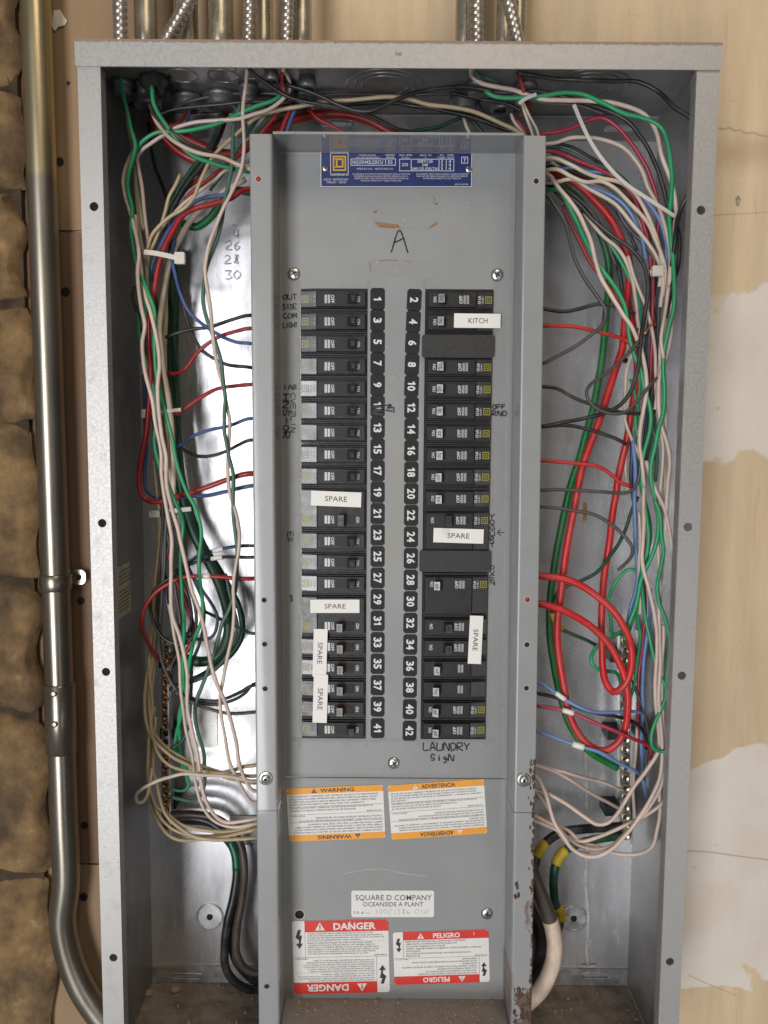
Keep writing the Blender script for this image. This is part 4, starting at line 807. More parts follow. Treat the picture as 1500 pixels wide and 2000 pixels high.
# black foam lump round a fitting
mb = MB(); bm = bmesh.new(); bmesh.ops.create_icosphere(bm, subdivisions=3, radius=1); c = W(304, 158, .062)
vs = [(c[0]+v.co.x*.0135*(1+.18*math.sin(9*v.co.z+4*v.co.x)), c[1]+v.co.y*.013*(1+.15*math.sin(8*v.co.x)), min(-.0016, c[2]+v.co.z*.0135*(1+.2*math.sin(7*v.co.y+5*v.co.z)))) for v in bm.verts]
mb.add(vs, [[v.index for v in f.verts] for f in bm.faces], True); bm.free(); tag(mb.build('sealing_putty', 'black_lump'), 'black lump of sealing putty round a fitting under the enclosure top', 'putty')
for u, v, y, r, lab in ((366, 203, .115, .013, 'metal bushing with a red and a blue wire hanging out'), (436, 206, .118, .013, 'metal bushing with black and dark green wires hanging out'), (270, 205, .11, .012, 'empty metal bushing in the dark corner beside the putty lump'), (600, 175, .06, .008, 'small metal bushing above the cream arching wire'), (985, 214, .105, .0125, 'metal bushing with a short red and cream wire below'), (915, 222, .115, .012, 'metal bushing with a short blue wire beneath it'), (530, 160, .05, .006, 'smallest metal bushing between the black wires at the top')):
    p = W(u, v, y); L = max(.004, -.0016-p[2]); t = thing('conduit_bushing', lab, 'bushing', 'bushings under the enclosure top', (p[0], y, p[2]))
    MB().lathe([(r*.75, .0), (r, 0.0005), (r, .006), (r*.9, .0065), (r*.9, L)], (0, 0, 0), (0, 0, 1), 18).build('sleeve', 'cast_metal', t); MB().lathe([(r*.72, -.0004), (r*.72, .0003)], (0, 0, 0), (0, 0, 1), 16).build('bore', 'slot_black', t)
# ------------------------------------------------------------------ wires: traced in photo pixels, each at its own depth inside the box
XLIM = .2515
def wpts(pts, y, r):
    n = len(pts); ys = np.interp(np.linspace(0, 1, n), np.linspace(0, 1, len(y)), y) if isinstance(y, (tuple, list)) else [y]*n; out = []
    for (u, v), yy in zip(pts, ys):
        p = W(u, v, yy)
        while abs(p[0]) > XLIM-r and yy > .012: yy -= .003; p = W(u, v, yy)
        while p[2] > -.0018-r and yy > .012 and v > 110: yy -= .003; p = W(u, v, yy)
        out.append(p)
    return out
GROUPS = {}
def wire(col, r, y, pts, label, end=None, start=None, sleeves=(), tip=None):
    """end / start = 'L' or 'R': run on behind the cover towards the breakers"""
    r *= .001*(.94 if r < 2.3 else 1); P = wpts(pts, y, r)
    def tail(p, s): return [np.array([p[0]+s*.014, max(p[1], .052)+.006, p[2]+random.uniform(-.001, .001)]), np.array([p[0]+s*.03, max(p[1], .06)+.012, p[2]])]
    if end: P = P+tail(P[-1], 1 if end == 'L' else -1)
    if start: P = list(reversed(tail(P[0], 1 if start == 'L' else -1)))+P
    C = spline(P, .0032); lab = label; n = len(C); amp = .00035
    q = np.arange(n)*.0032; env = np.minimum(1, np.minimum(np.arange(n), np.arange(n)[::-1])/4)[:, None]
    for lam, am in ((.085, .0005), (.045, .0002), (.021, .00007)): C = C+env*(am*(1 if r < .0026 else .5))*np.sin(q[:, None]*2*math.pi/lam*(.8+.4*RNG.rand(3))+RNG.rand(3)*6.3)*np.array([1, .8, 1])
    o = MB().tube(C, r, 8 if r < .003 else 14).build('wire', 'wire_'+col, fix=False)
    GROUPS.setdefault(lab, []).append(o); tag(o, lab, 'wire')
    for (p0, p1), m_, extra in sleeves:
        i0 = np.argmin([np.linalg.norm(c-W(p0[0], p0[1], c[1])) for c in C]); i1 = np.argmin([np.linalg.norm(c-W(p1[0], p1[1], c[1])) for c in C]); i0, i1 = sorted((i0, i1))
        seg = C[i0:max(i1, i0+3)+1]; MB().tube(seg, r+extra*.001, 12).build('marker_sleeve' if m_ == 'white_tape' else 'tape_wrap', m_, o)
    if tip: Q = [W(u, v, C[-1][1]) for u, v in tip]; MB().tube(spline(Q, .003), r*.62, 8).build('bare_tip', 'copper', o)
    return o
exec_list = []
w = wire
# ---- left gutter: long runs
w('green', 1.9, (.045, .055, .05, .06, .095), [(236, 150), (243, 200), (254, 245), (264, 285), (258, 318), (251, 350), (251, 375), (257, 405), (255, 440), (259, 480), (268, 520), (281, 550), (291, 577), (300, 605), (302, 640), (301, 665), (303, 700), (309, 745), (319, 795), (330, 835), (342, 885), (354, 930), (364, 960), (380, 990), (389, 1020), (393, 1055), (390, 1095), (390, 1130), (394, 1165), (395, 1192), (391, 1220), (380, 1252), (372, 1286), (367, 1315), (362, 1345), (358, 1378), (353, 1406), (346, 1430), (342, 1458), (345, 1475), (335, 1483)], 'bright green wire from the top left corner down the gutter to the bar')
w('green', 1.9, (.075, .055, .06, .10), [(268, 612), (271, 640), (277, 676), (285, 702), (296, 737), (303, 775), (305, 815), (301, 860), (308, 895), (318, 924), (330, 946), (340, 972), (352, 1000), (357, 1026), (354, 1050), (351, 1085), (351, 1110), (354, 1140), (358, 1180), (360, 1215), (358, 1258), (356, 1290), (357, 1330), (357, 1370), (350, 1404), (352, 1440), (352, 1475), (362, 1505), (337, 1502)], 'green wire weaving in the middle of the left bundle down to the terminal bar')
w('green', 1.9, (.06, .05, .055, .07), [(560, 163), (548, 185), (530, 198), (500, 209), (458, 226), (420, 243), (386, 251), (350, 256), (312, 258), (288, 269), (272, 283), (262, 300), (254, 330), (250, 362), (254, 395), (258, 420), (262, 470), (275, 540), (285, 600), (290, 640)], 'green wire swinging from the top fittings left into the bundle')
w('pink', 1.8, (.062, .052, .057, .07), [(552, 135), (560, 150), (566, 170), (552, 192), (525, 213), (500, 222), (466, 232), (420, 236), (380, 240), (340, 250), (320, 262), (296, 278), (276, 294), (268, 308), (270, 322), (276, 350), (280, 390), (284, 430), (290, 500)], 'pinkish white wire running beside the green one below the enclosure top')
w('green', 2.0, (.05, .05, .065), [(297, 168), (300, 196), (308, 218), (320, 238), (340, 268), (360, 292), (380, 306), (410, 316), (450, 328), (478, 334)], 'green wire dropping out of the black putty lump', end='L')
w('white', 1.9, (.06, .045, .06), [(294, 205), (300, 230), (312, 248), (328, 266), (356, 284), (392, 300), (430, 308), (460, 320), (490, 331)], 'cream wire curving from beside the putty lump to the cover', end='L')
w('brown', 1.6, (.06, .048, .06), [(293, 200), (298, 222), (316, 242), (340, 260), (370, 282), (392, 290), (420, 300)], 'dark brown wire alongside the cream wire from the putty lump')
w('pink', 1.9, (.06, .047, .045, .045, .05), [(262, 290), (252, 315), (243, 340), (240, 355), (243, 380), (252, 408), (258, 430), (267, 465), (273, 503), (269, 535), (270, 570), (276, 605), (283, 635), (278, 670), (281, 705), (287, 745), (298, 790), (303, 822), (311, 858), (316, 890), (315, 928), (318, 958), (326, 998), (332, 1025), (336, 1054), (334, 1107), (332, 1144), (334, 1182), (340, 1210), (349, 1236), (358, 1270), (364, 1311), (365, 1348), (369, 1395), (378, 1441), (384, 1469), (390, 1513), (398, 1548), (408, 1575), (423, 1595), (442, 1606), (471, 1604), (492, 1600)], 'pinkish white wire down the whole left gutter ending at the lower cover', end='L')
w('pink', 1.9, (.06, .042, .042, .05), [(264, 420), (270, 480), (274, 520), (277, 549), (282, 577), (293, 609), (304, 643), (310, 678), (311, 712), (307, 763), (310, 809), (317, 847), (325, 893), (324, 930), (327, 961), (336, 998), (349, 1036), (358, 1079), (366, 1116), (375, 1157), (386, 1186), (395, 1212), (401, 1236), (407, 1270), (414, 1303), (425, 1339), (438, 1370), (451, 1408), (462, 1452), (469, 1494), (479, 1523), (494, 1544)], 'pinkish white wire crossing the bright metal to the lower corner of the cover', end='L')
w('olive', 1.9, .064, [(264, 290), (262, 330), (266, 370), (270, 410), (272, 447), (278, 484), (284, 521), (287, 560), (293, 600), (300, 680), (306, 760)], 'greyish olive wire inside the upper left bundle')
w('tan', 1.7, (.075, .066), [(246, 205), (250, 234), (254, 260), (260, 292), (264, 330), (268, 380), (280, 450)], 'tan wire coming down beside the corner green wire')
w('blue', 1.9, (.08, .07, .075, .09, .07), [(478, 372), (440, 380), (390, 391), (352, 420), (326, 452), (312, 482), (300, 512), (294, 545), (288, 580), (283, 620), (281, 670), (282, 720), (283, 772), (284, 830), (285, 880), (281, 925), (284, 955), (296, 966), (320, 972), (350, 972), (378, 970), (407, 968), (444, 959), (488, 948)], 'blue wire beside the thick red one, then right along it to the cover', end='L', start='L')
w('red', 2.5, (.07, .062, .065, .08, .06), [(478, 371), (450, 386), (420, 396), (380, 408), (356, 423), (341, 447), (326, 475), (313, 508), (304, 540), (298, 577), (293, 615), (292, 652), (294, 700), (292, 770), (289, 828), (283, 862), (274, 903), (270, 935), (271, 952), (277, 967), (290, 978), (313, 981), (345, 971), (369, 963), (397, 952), (444, 937), (488, 926)], 'dark red wire down the left bundle that loops back right to the cover', end='L', start='L')
w('white', 2.6, (.09, .075, .075), [(480, 350), (440, 372), (400, 402), (372, 432), (350, 470), (338, 492), (328, 522), (320, 562), (315, 602), (312, 642), (315, 682), (318, 722), (325, 757), (331, 795), (336, 840), (339, 893), (338, 934), (338, 968)], 'thick printed cream wire down the middle of the left bundle')
w('tan', 2.4, .085, [(330, 520), (324, 570), (322, 620), (321, 680), (323, 740), (330, 800), (335, 860)], 'broad tan wire behind the printed cream one')
w('tan', 1.8, (.06, .058, .07), [(512, 224), (498, 232), (470, 254), (450, 271), (426, 293), (412, 310), (401, 330), (390, 358), (380, 386), (364, 405), (335, 420), (310, 440), (296, 458), (288, 485), (286, 515), (288, 560), (300, 640), (310, 700)], 'tan wire sweeping from the top fittings down into the left bundle')
w('tan', 1.7, .066, [(352, 340), (344, 360), (330, 384), (322, 414), (312, 446), (300, 475), (290, 500), (288, 540)], 'short tan wire joining the upper left bundle')
w('white', 1.7, .078, [(490, 322), (460, 326), (438, 335), (418, 354), (388, 374), (358, 398), (338, 420), (312, 452), (296, 485)], 'cream wire slanting left under the red pair into the bundle', start='L')
w('darkgreen', 2.4, .1, [(432, 215), (420, 262), (404, 295), (386, 318), (366, 345), (346, 375), (328, 410), (318, 450)], 'dark green wire slanting down behind the upper left bundle')
w('black', 2.4, .094, [(438, 220), (426, 260), (410, 292), (394, 322), (372, 350), (350, 388), (334, 418), (326, 470)], 'black wire slanting from a bushing into the left bundle')
w('red', 2.2, .10, [(444, 218), (436, 250), (424, 280), (410, 300), (386, 348), (364, 366), (350, 388)], 'red wire hanging from the second bushing')
w('red', 2.0, .088, [(488, 284), (462, 306), (430, 334), (400, 356), (380, 370), (360, 392)], 'red wire slanting under the cream one to the left', start='L')
w('red', 2.0, .10, [(364, 212), (358, 230), (346, 242), (326, 250), (312, 262)], 'short red wire out of the first bushing'); w('blue', 1.8, .10, [(371, 213), (367, 230), (362, 244), (350, 262)], 'short blue wire out of the first bushing')
w('red', 4.0, (.1, .11), [(296, 214), (303, 242), (320, 268), (345, 292), (378, 312), (410, 322)], 'thick dark red cable curving under the putty lump', end=None)
w('red', 4.3, (.11, .118, .12, .12), [(330, 246), (348, 260), (370, 274), (398, 287), (425, 297), (452, 300), (482, 288), (510, 265), (545, 243), (578, 232), (626, 224), (676, 225), (718, 235), (746, 249), (768, 262), (790, 280)], 'thick dark red cable arching along the top behind the cover')
w('darkgreen', 1.8, .125, [(290, 240), (296, 294), (304, 330), (316, 356), (326, 386), (332, 430)], 'dim green wire in the dark upper left corner')
w('thickgreen', 3.6, .10, [(452, 372), (440, 388), (427, 404), (414, 422), (399, 435), (384, 443), (372, 441), (355, 436)], 'thick green cable bending behind the upper left bundle', start='L')
w('darkgreen', 5.0, (.118, .112, .105, .11), [(340, 470), (338, 540), (333, 610), (332, 680), (335, 780), (344, 880), (352, 945), (362, 991), (376, 1034), (397, 1079), (413, 1108), (430, 1144), (442, 1182), (446, 1215), (444, 1245), (434, 1270), (416, 1287), (390, 1292), (362, 1287), (330, 1282)], 'thick dark green cable from the left bundle curling round to the terminal bar')
w('darkgreen', 3.0, (.12, .11), [(345, 560), (343, 680), (346, 800), (356, 930), (374, 1000), (388, 1041), (403, 1075), (425, 1107), (450, 1150), (466, 1182), (473, 1214), (471, 1244), (456, 1271), (435, 1292), (397, 1318), (366, 1333), (330, 1346)], 'dark green cable looping over the bright metal to the terminal bar')
w('teal', 1.9, (.06, .052, .05, .055, .06, .09), [(470, 205), (457, 240), (454, 280), (452, 320), (448, 360), (439, 396), (432, 430), (425, 455), (415, 491), (403, 527), (399, 559), (397, 587), (403, 620), (411, 643), (422, 676), (431, 703), (437, 740), (440, 779), (437, 806), (437, 837), (442, 862), (448, 893), (456, 928), (455, 969), (455, 1013), (461, 1051), (465, 1079), (463, 1116), (458, 1153), (446, 1192), (435, 1217), (422, 1266), (407, 1305), (392, 1344), (384, 1367), (382, 1395), (386, 1428), (392, 1450), (397, 1470), (399, 1498), (400, 1533), (392, 1554), (378, 1564), (355, 1561), (332, 1556)], 'dusty green wire twisted with a cream one beside the cover')
w('pink', 1.8, (.055, .046, .055, .05, .05), [(483, 134), (477, 180), (475, 220), (478, 270), (474, 316), (462, 354), (446, 385), (434, 408), (420, 447), (407, 493), (401, 531), (403, 559), (409, 596), (413, 631), (418, 676), (427, 720), (437, 757), (442, 791), (447, 822), (447, 865), (446, 931), (450, 967), (461, 1004), (466, 1041), (465, 1075), (461, 1107), (457, 1144), (457, 1195), (453, 1242), (442, 1288), (435, 1333), (431, 1367), (433, 1404), (440, 1448), (448, 1488), (463, 1521), (480, 1552), (494, 1567)], 'cream wire twisted with a dusty green one from the top to the lower cover', end='L')
w('black', 1.7, .075, [(323, 659), (351, 650), (373, 644), (407, 640), (435, 631), (482, 615)], 'uppermost black lead from the left bundle to the breakers', end='L')
w('blue', 1.7, (.08, .065), [(342, 470), (336, 500), (343, 540), (354, 574), (369, 607), (388, 628), (407, 643), (435, 659), (463, 669), (484, 671)], 'blue lead dropping from the cable tie to the breakers', end='L')
w('black', 1.7, .078, [(345, 540), (356, 590), (366, 624), (376, 652), (392, 680), (410, 695), (435, 710), (455, 716), (484, 718)], 'black lead dipping below the first red one', end='L')
w('red', 1.9, (.085, .065), [(318, 728), (343, 730), (362, 718), (379, 697), (397, 679), (425, 661), (453, 650), (484, 641)], 'uppermost red lead rising to the breakers', end='L')
w('red', 1.9, (.085, .065), [(318, 815), (347, 809), (369, 793), (397, 774), (425, 759), (459, 752), (484, 751)], 'red lead from the second cable tie', end='L')
w('blue', 1.7, (.085, .065), [(338, 878), (362, 865), (384, 849), (416, 837), (450, 830), (486, 819)], 'lower blue lead rising to the breakers', end='L')
w('black', 1.7, (.085, .065), [(350, 872), (369, 885), (388, 891), (416, 889), (444, 880), (468, 867), (487, 860)], 'black lead sagging under the lower blue one', end='L')
w('navy', 1.7, (.085, .065), [(356, 1112), (367, 1099), (381, 1088), (403, 1080), (425, 1075), (463, 1068), (490, 1066)], 'navy lead with a white marker sleeve', end='L', sleeves=[(((420, 1076), (433, 1074)), 'white_tape', .5)])
w('black', 1.7, (.085, .065), [(330, 1128), (356, 1109), (379, 1100), (407, 1094), (435, 1089), (490, 1087)], 'black lead with a white marker sleeve below the navy one', end='L', sleeves=[(((410, 1093), (422, 1091)), 'white_tape', .5)])
w('red', 2.1, (.065, .06, .055, .095), [(490, 1129), (463, 1130), (425, 1127), (379, 1126), (351, 1130), (325, 1142), (304, 1157), (289, 1176), (280, 1197), (277, 1217), (282, 1242), (293, 1266), (308, 1285), (317, 1292)], 'red lead with a marker sleeve looping round to the terminal bar', start='L', sleeves=[(((398, 1127), (410, 1127)), 'white_tape', .5)])
w('red', 2.3, (.09, .095), [(318, 1000), (325, 1047), (329, 1085), (340, 1125), (355, 1155), (366, 1184), (375, 1214), (375, 1242), (364, 1270), (345, 1287), (332, 1290)], 'dark red wire deep in the left bundle curling to the bar')
w('navy', 1.7, (.08, .075), [(350, 1085), (375, 1122), (397, 1153), (415, 1182), (425, 1204), (423, 1227), (412, 1245), (392, 1250), (369, 1243), (351, 1229), (334, 1204), (326, 1170), (322, 1120)], 'navy wire making a full loop over the left terminal bar')
w('black', 1.7, .07, [(352, 1100), (372, 1150), (382, 1184), (384, 1214), (377, 1242), (360, 1257), (339, 1257), (321, 1249), (306, 1232), (297, 1208), (294, 1180), (303, 1152), (325, 1133), (345, 1118)], 'black wire looped inside the red loop on the left')
w('darkgreen', 1.7, (.10, .07), [(380, 1180), (399, 1195), (420, 1206), (444, 1215), (472, 1227), (492, 1237)], 'thin dark green lead crossing to the cover', end='L')
w('grey', 1.7, (.085, .07), [(493, 1336), (481, 1350), (457, 1365), (425, 1375), (388, 1374), (362, 1365), (342, 1350)], 'dark grey lead curving up to the lower breakers', start='L')
w('grey', 1.8, (.07, .07, .08, .06), [(493, 1392), (472, 1394), (440, 1393), (412, 1385), (379, 1372), (358, 1361), (341, 1344), (328, 1322), (317, 1292), (311, 1255), (311, 1217), (317, 1170), (321, 1110), (322, 1051), (326, 1000)], 'dark grey wire from the lower breakers up past the left bar', start='L')
w('tan', 1.8, (.09, .085, .075, .05), [(316, 985), (312, 1040), (307, 1090), (300, 1150), (300, 1200), (303, 1235), (301, 1258), (293, 1283), (286, 1322), (284, 1367), (285, 1404), (291, 1430), (303, 1448), (318, 1464), (338, 1480), (365, 1492), (394, 1504), (429, 1510), (452, 1506), (475, 1498), (492, 1496)], 'tan wire down the far left and right along to the cover', end='L')
w('tan', 1.8, (.09, .085, .08, .055), [(320, 990), (316, 1050), (311, 1110), (306, 1180), (303, 1240), (297, 1290), (291, 1330), (290, 1370), (293, 1405), (302, 1432), (318, 1452), (340, 1470), (372, 1488), (405, 1500), (440, 1512), (470, 1514), (492, 1516)], 'second tan wire following beside the far left one', end='L')
w('tan', 1.8, (.09, .08, .075, .05), [(310, 1000), (309, 1090), (300, 1170), (296, 1230), (292, 1300), (296, 1360), (294, 1420), (290, 1470), (289, 1520), (295, 1550), (306, 1577), (325, 1589), (346, 1606), (367, 1616), (413, 1622), (452, 1622), (492, 1615)], 'tan wire bending round the bottom of the left terminal bar', end='L')
w('tan', 1.8, (.09, .075, .045), [(302, 1380), (296, 1440), (290, 1500), (291, 1556), (299, 1587), (317, 1618), (332, 1633), (355, 1642), (394, 1639), (433, 1633), (462, 1629), (492, 1623)], 'lowest tan wire sagging under the left terminal bar', end='L')
w('tan', 1.8, (.085, .07, .05), [(304, 1400), (300, 1479), (299, 1508), (305, 1533), (313, 1564), (324, 1591), (338, 1606), (355, 1620), (384, 1635), (433, 1641), (492, 1637)], 'tan wire crossing the left bar screws low down', end='L')
w('white', 1.8, (.05, .04, .05, .075), [(492, 1527), (452, 1517), (413, 1513), (384, 1512), (355, 1512), (328, 1519), (301, 1529), (278, 1542), (266, 1554), (267, 1565), (277, 1566), (287, 1553), (292, 1530), (297, 1500)], 'cream wire making a tight loop by the enclosure side', start='L')
w('green', 1.8, .098, [(352, 1440), (353, 1484), (361, 1508), (370, 1529), (365, 1541), (353, 1544), (332, 1541)], 'green wire bent into the lower screws of the left bar')
# ---- feeders at the bottom left
FL = 'black feeder cable from the left terminal bar to under the lower cover'
w('black', 4.2, (.118, .11, .10, .11), [(330, 1600), (372, 1598), (412, 1606), (442, 1630), (459, 1665), (462, 1705), (456, 1752), (445, 1800), (438, 1850), (442, 1892), (462, 1920), (492, 1934)], 'black feeder cable with green tape, left of its neighbours', end='L', sleeves=[(((446, 1645), (463, 1695)), 'green_sleeve', .5)])
w('black', 4.2, (.122, .12, .112, .118), [(330, 1610), (372, 1610), (415, 1617), (448, 1645), (467, 1680), (472, 1715), (468, 1752), (458, 1800), (453, 1840), (463, 1880), (484, 1905), (500, 1915)], 'black feeder cable on the right of the green taped one', end='L')
w('brown', 3.9, (.108, .10, .105), [(330, 1592), (375, 1590), (420, 1598), (448, 1618), (470, 1650), (478, 1700), (472, 1760), (462, 1820), (462, 1860), (478, 1890), (500, 1900)], 'dusty brown feeder cable arching highest from the left bar', end='L')
# ---- along the top
w('tan', 2.0, (.075, .06, .065), [(480, 243), (510, 225), (540, 217), (580, 210), (620, 202), (648, 197), (690, 194), (746, 189), (788, 193), (830, 204), (890, 209), (930, 219), (970, 238), (1000, 252), (1030, 268)], 'cream wire arching across the whole top above the cover')
w('black', 1.9, (.045, .055, .07), [(484, 128), (491, 138), (536, 173), (564, 190), (606, 201), (648, 207), (698, 218), (732, 232), (774, 252), (816, 262), (840, 275)], 'black wire from the top left fittings diving behind the cover')
w('black', 1.9, (.055, .05, .055), [(556, 150), (561, 165), (592, 176), (626, 189), (662, 204), (693, 214), (721, 217), (746, 210), (782, 193), (816, 180), (858, 172), (900, 169), (930, 172), (962, 180)], 'black wire dipping and rising across the top')
w('black', 2.1, (.085, .08), [(500, 222), (536, 212), (592, 204), (676, 203), (760, 201), (816, 207), (872, 218), (900, 224), (930, 232), (990, 252), (1020, 270)], 'printed black cable running under the cream arch'); w('grey', 1.6, .1, [(560, 190), (640, 184), (760, 186), (860, 184), (940, 190)], 'thin grey wire behind the cream arch')
w('red', 2.0, .09, [(603, 212), (620, 232), (648, 246), (676, 262), (700, 280)], 'red wire dropping behind the cover next to the red cable'); w('red', 2.2, .075, [(570, 205), (564, 221), (550, 257), (546, 275)], 'red wire beside the blue one behind the cover top'); w('blue', 2.0, .075, [(580, 205), (575, 217), (561, 257), (556, 275)], 'blue wire behind the cover top'); w('red', 2.1, .078, [(552, 210), (539, 226), (511, 257), (500, 275)], 'red wire slanting behind the cover corner'); w('teal', 1.9, .08, [(535, 222), (515, 240), (498, 262), (490, 280)], 'dusty green wire slanting behind the cover corner')
w('red', 1.6, .05, [(549, 128), (550, 145), (551, 165), (556, 180)], 'short red wire under the top lip'); w('darkgreen', 2.0, .095, [(915, 222), (900, 229), (858, 246), (802, 259), (780, 275)], 'dark green wire dropping behind the cover on the right')
# ---- right gutter
w('black', 2.0, (.06, .035, .03, .014, .02, .045), [(1012, 143), (1030, 146), (1070, 152), (1130, 156), (1190, 158), (1250, 162), (1287, 180), (1317, 210), (1355, 238), (1372, 300), (1352, 372), (1336, 394), (1323, 424), (1318, 460), (1312, 520)], 'black wire along the right of the top that passes behind the front lip')
w('black', 2.0, (.06, .055, .05, .045), [(890, 172), (950, 178), (990, 180), (1040, 177), (1070, 181), (1120, 196), (1180, 212), (1204, 222), (1226, 238), (1246, 262), (1266, 290), (1282, 324), (1294, 360), (1303, 396), (1317, 430), (1326, 465), (1327, 490), (1324, 524), (1312, 560), (1300, 620)], 'black wire arching over the red one into the right bundle')
w('green', 2.1, (.055, .048, .04, .045, .055), [(948, 178), (962, 187), (984, 191), (1018, 190), (1046, 188), (1070, 184), (1100, 182), (1140, 186), (1175, 199), (1220, 221), (1250, 228), (1276, 238), (1294, 254), (1304, 280), (1310, 310), (1313, 350), (1309, 390), (1306, 420), (1310, 460), (1315, 500), (1317, 540), (1315, 596), (1306, 640), (1298, 690), (1296, 720), (1297, 760), (1295, 805), (1286, 840), (1278, 880), (1272, 912), (1272, 940), (1277, 966), (1281, 990), (1286, 1020), (1284, 1056), (1274, 1084), (1262, 1108), (1252, 1130), (1246, 1160), (1240, 1186), (1228, 1222), (1220, 1250)], 'bright green wire over the top right corner and down to the right bar')
w('pink', 2.1, (.055, .052, .046, .05, .04), [(919, 132), (924, 152), (940, 164), (970, 172), (1000, 176), (1030, 184), (1060, 192), (1090, 195), (1140, 197), (1190, 201), (1232, 212), (1258, 224), (1276, 244), (1286, 266), (1292, 296), (1302, 330), (1312, 360), (1318, 394), (1320, 420), (1314, 470), (1309, 540), (1310, 580), (1312, 620), (1308, 660), (1300, 700), (1289, 730), (1286, 770), (1288, 800), (1294, 836), (1302, 864), (1307, 900), (1304, 940), (1302, 990), (1300, 1040)], 'pinkish white wire round the top right corner down the outer edge')
w('pink', 1.9, (.05, .03), [(1262, 900), (1274, 940), (1284, 966), (1298, 996), (1308, 1040), (1316, 1100), (1322, 1160)], 'pinkish white wire slanting right behind the front lip')
w('white', 1.9, (.06, .055), [(1072, 279), (1090, 276), (1110, 269), (1144, 268), (1172, 272), (1200, 280), (1224, 294), (1244, 318), (1256, 340), (1264, 366), (1276, 386), (1286, 404), (1296, 430), (1304, 460), (1308, 500), (1305, 560), (1299, 620), (1294, 680), (1287, 740), (1280, 800)], 'uppermost cream wire humping from the cover into the right bundle', start='R')
w('crimson', 1.9, (.065, .06, .07), [(1046, 263), (1090, 258), (1120, 248), (1150, 233), (1170, 228), (1192, 236), (1212, 254), (1236, 284), (1256, 316), (1270, 344), (1279, 370), (1283, 392), (1285, 430), (1282, 480), (1277, 530), (1276, 580), (1274, 640), (1271, 700), (1270, 760)], 'crimson wire arching up and then down the right bundle')
w('teal', 1.9, .075, [(1072, 286), (1110, 296), (1150, 316), (1186, 332), (1220, 352), (1250, 390), (1270, 440), (1280, 500)], 'dusty green wire below the cream hump', start='R'); w('black', 1.6, .08, [(1072, 282), (1110, 286), (1150, 304), (1180, 322), (1215, 346), (1245, 385), (1262, 440)], 'black wire just above the dusty green one', start='R')
w('crimson', 1.9, (.062, .07), [(1072, 296), (1106, 304), (1140, 318), (1170, 330), (1205, 352), (1230, 376), (1244, 396), (1256, 436), (1263, 460), (1268, 500), (1272, 540)], 'crimson wire in the upper right fan', start='R')
w('white', 1.9, (.055, .05), [(1078, 308), (1110, 322), (1144, 338), (1172, 346), (1204, 352), (1226, 364), (1246, 388), (1266, 426), (1282, 460), (1292, 498), (1294, 540), (1290, 600)], 'middle cream wire of the upper right fan', start='R')
w('lightblue', 1.8, (.068, .055), [(1120, 326), (1150, 334), (1176, 337), (1200, 344), (1228, 362), (1250, 382), (1272, 404), (1286, 426), (1296, 454), (1302, 482), (1300, 530)], 'light blue wire on the outside of the upper right fan', start='R')
w('white', 1.9, (.055, .05), [(1086, 330), (1116, 346), (1144, 356), (1172, 355), (1196, 366), (1220, 386), (1246, 412), (1266, 436), (1280, 466), (1292, 498), (1298, 530), (1294, 580)], 'cream wire with a kink in the upper right fan', start='R')
w('lightblue', 1.8, .062, [(1115, 348), (1140, 360), (1172, 372), (1200, 384), (1220, 400), (1234, 420), (1242, 438), (1254, 470), (1262, 510)], 'light blue wire on the inside of the upper right fan')
w('white', 1.9, (.06, .052), [(1120, 350), (1150, 370), (1180, 386), (1204, 402), (1226, 428), (1248, 452), (1270, 478), (1284, 502), (1290, 520), (1288, 560)], 'printed cream wire lowest in the upper right fan', start='R')
w('brown', 2.5, .082, [(1080, 320), (1110, 332), (1140, 346), (1175, 356), (1210, 366), (1232, 382), (1250, 408), (1262, 440), (1275, 480)], 'dark printed cable in the upper right fan', start='R')
w('grey', 1.8, .065, [(1196, 380), (1202, 402), (1212, 424), (1226, 444), (1244, 460), (1262, 480), (1276, 502), (1284, 522)], 'dark grey wire with an S bend in the upper right fan')
w('brightred', 3.3, (.10, .085, .075, .07, .06, .05, .055), [(1080, 336), (1100, 345), (1130, 362), (1156, 386), (1180, 411), (1200, 440), (1214, 470), (1225, 496), (1229, 525), (1228, 555), (1225, 590), (1220, 630), (1214, 682), (1198, 736), (1182, 786), (1164, 836), (1148, 880), (1136, 920), (1125, 970), (1114, 1030), (1104, 1090), (1096, 1150), (1090, 1200), (1089, 1250), (1092, 1290), (1100, 1334), (1110, 1386), (1126, 1426), (1148, 1454), (1176, 1466), (1200, 1456), (1216, 1436), (1224, 1410), (1226, 1370), (1222, 1334), (1210, 1296), (1190, 1259), (1164, 1232), (1130, 1208), (1090, 1188), (1050, 1178)], 'thick bright red cable with the big low loop in the right gutter', start='R', end='R')
w('brightred', 3.3, (.09, .08, .085, .07, .05, .045, .055), [(1222, 575), (1232, 620), (1240, 660), (1244, 700), (1242, 750), (1234, 800), (1226, 850), (1214, 900), (1206, 940), (1203, 968), (1196, 1010), (1188, 1070), (1180, 1130), (1176, 1180), (1174, 1230), (1176, 1270), (1179, 1312), (1185, 1336), (1197, 1351), (1210, 1347), (1222, 1334), (1231, 1312), (1234, 1286), (1231, 1252), (1220, 1226), (1200, 1196), (1170, 1168), (1130, 1142), (1096, 1129), (1048, 1124)], 'thick bright red cable with the smaller upper loop in the right gutter', end='R')
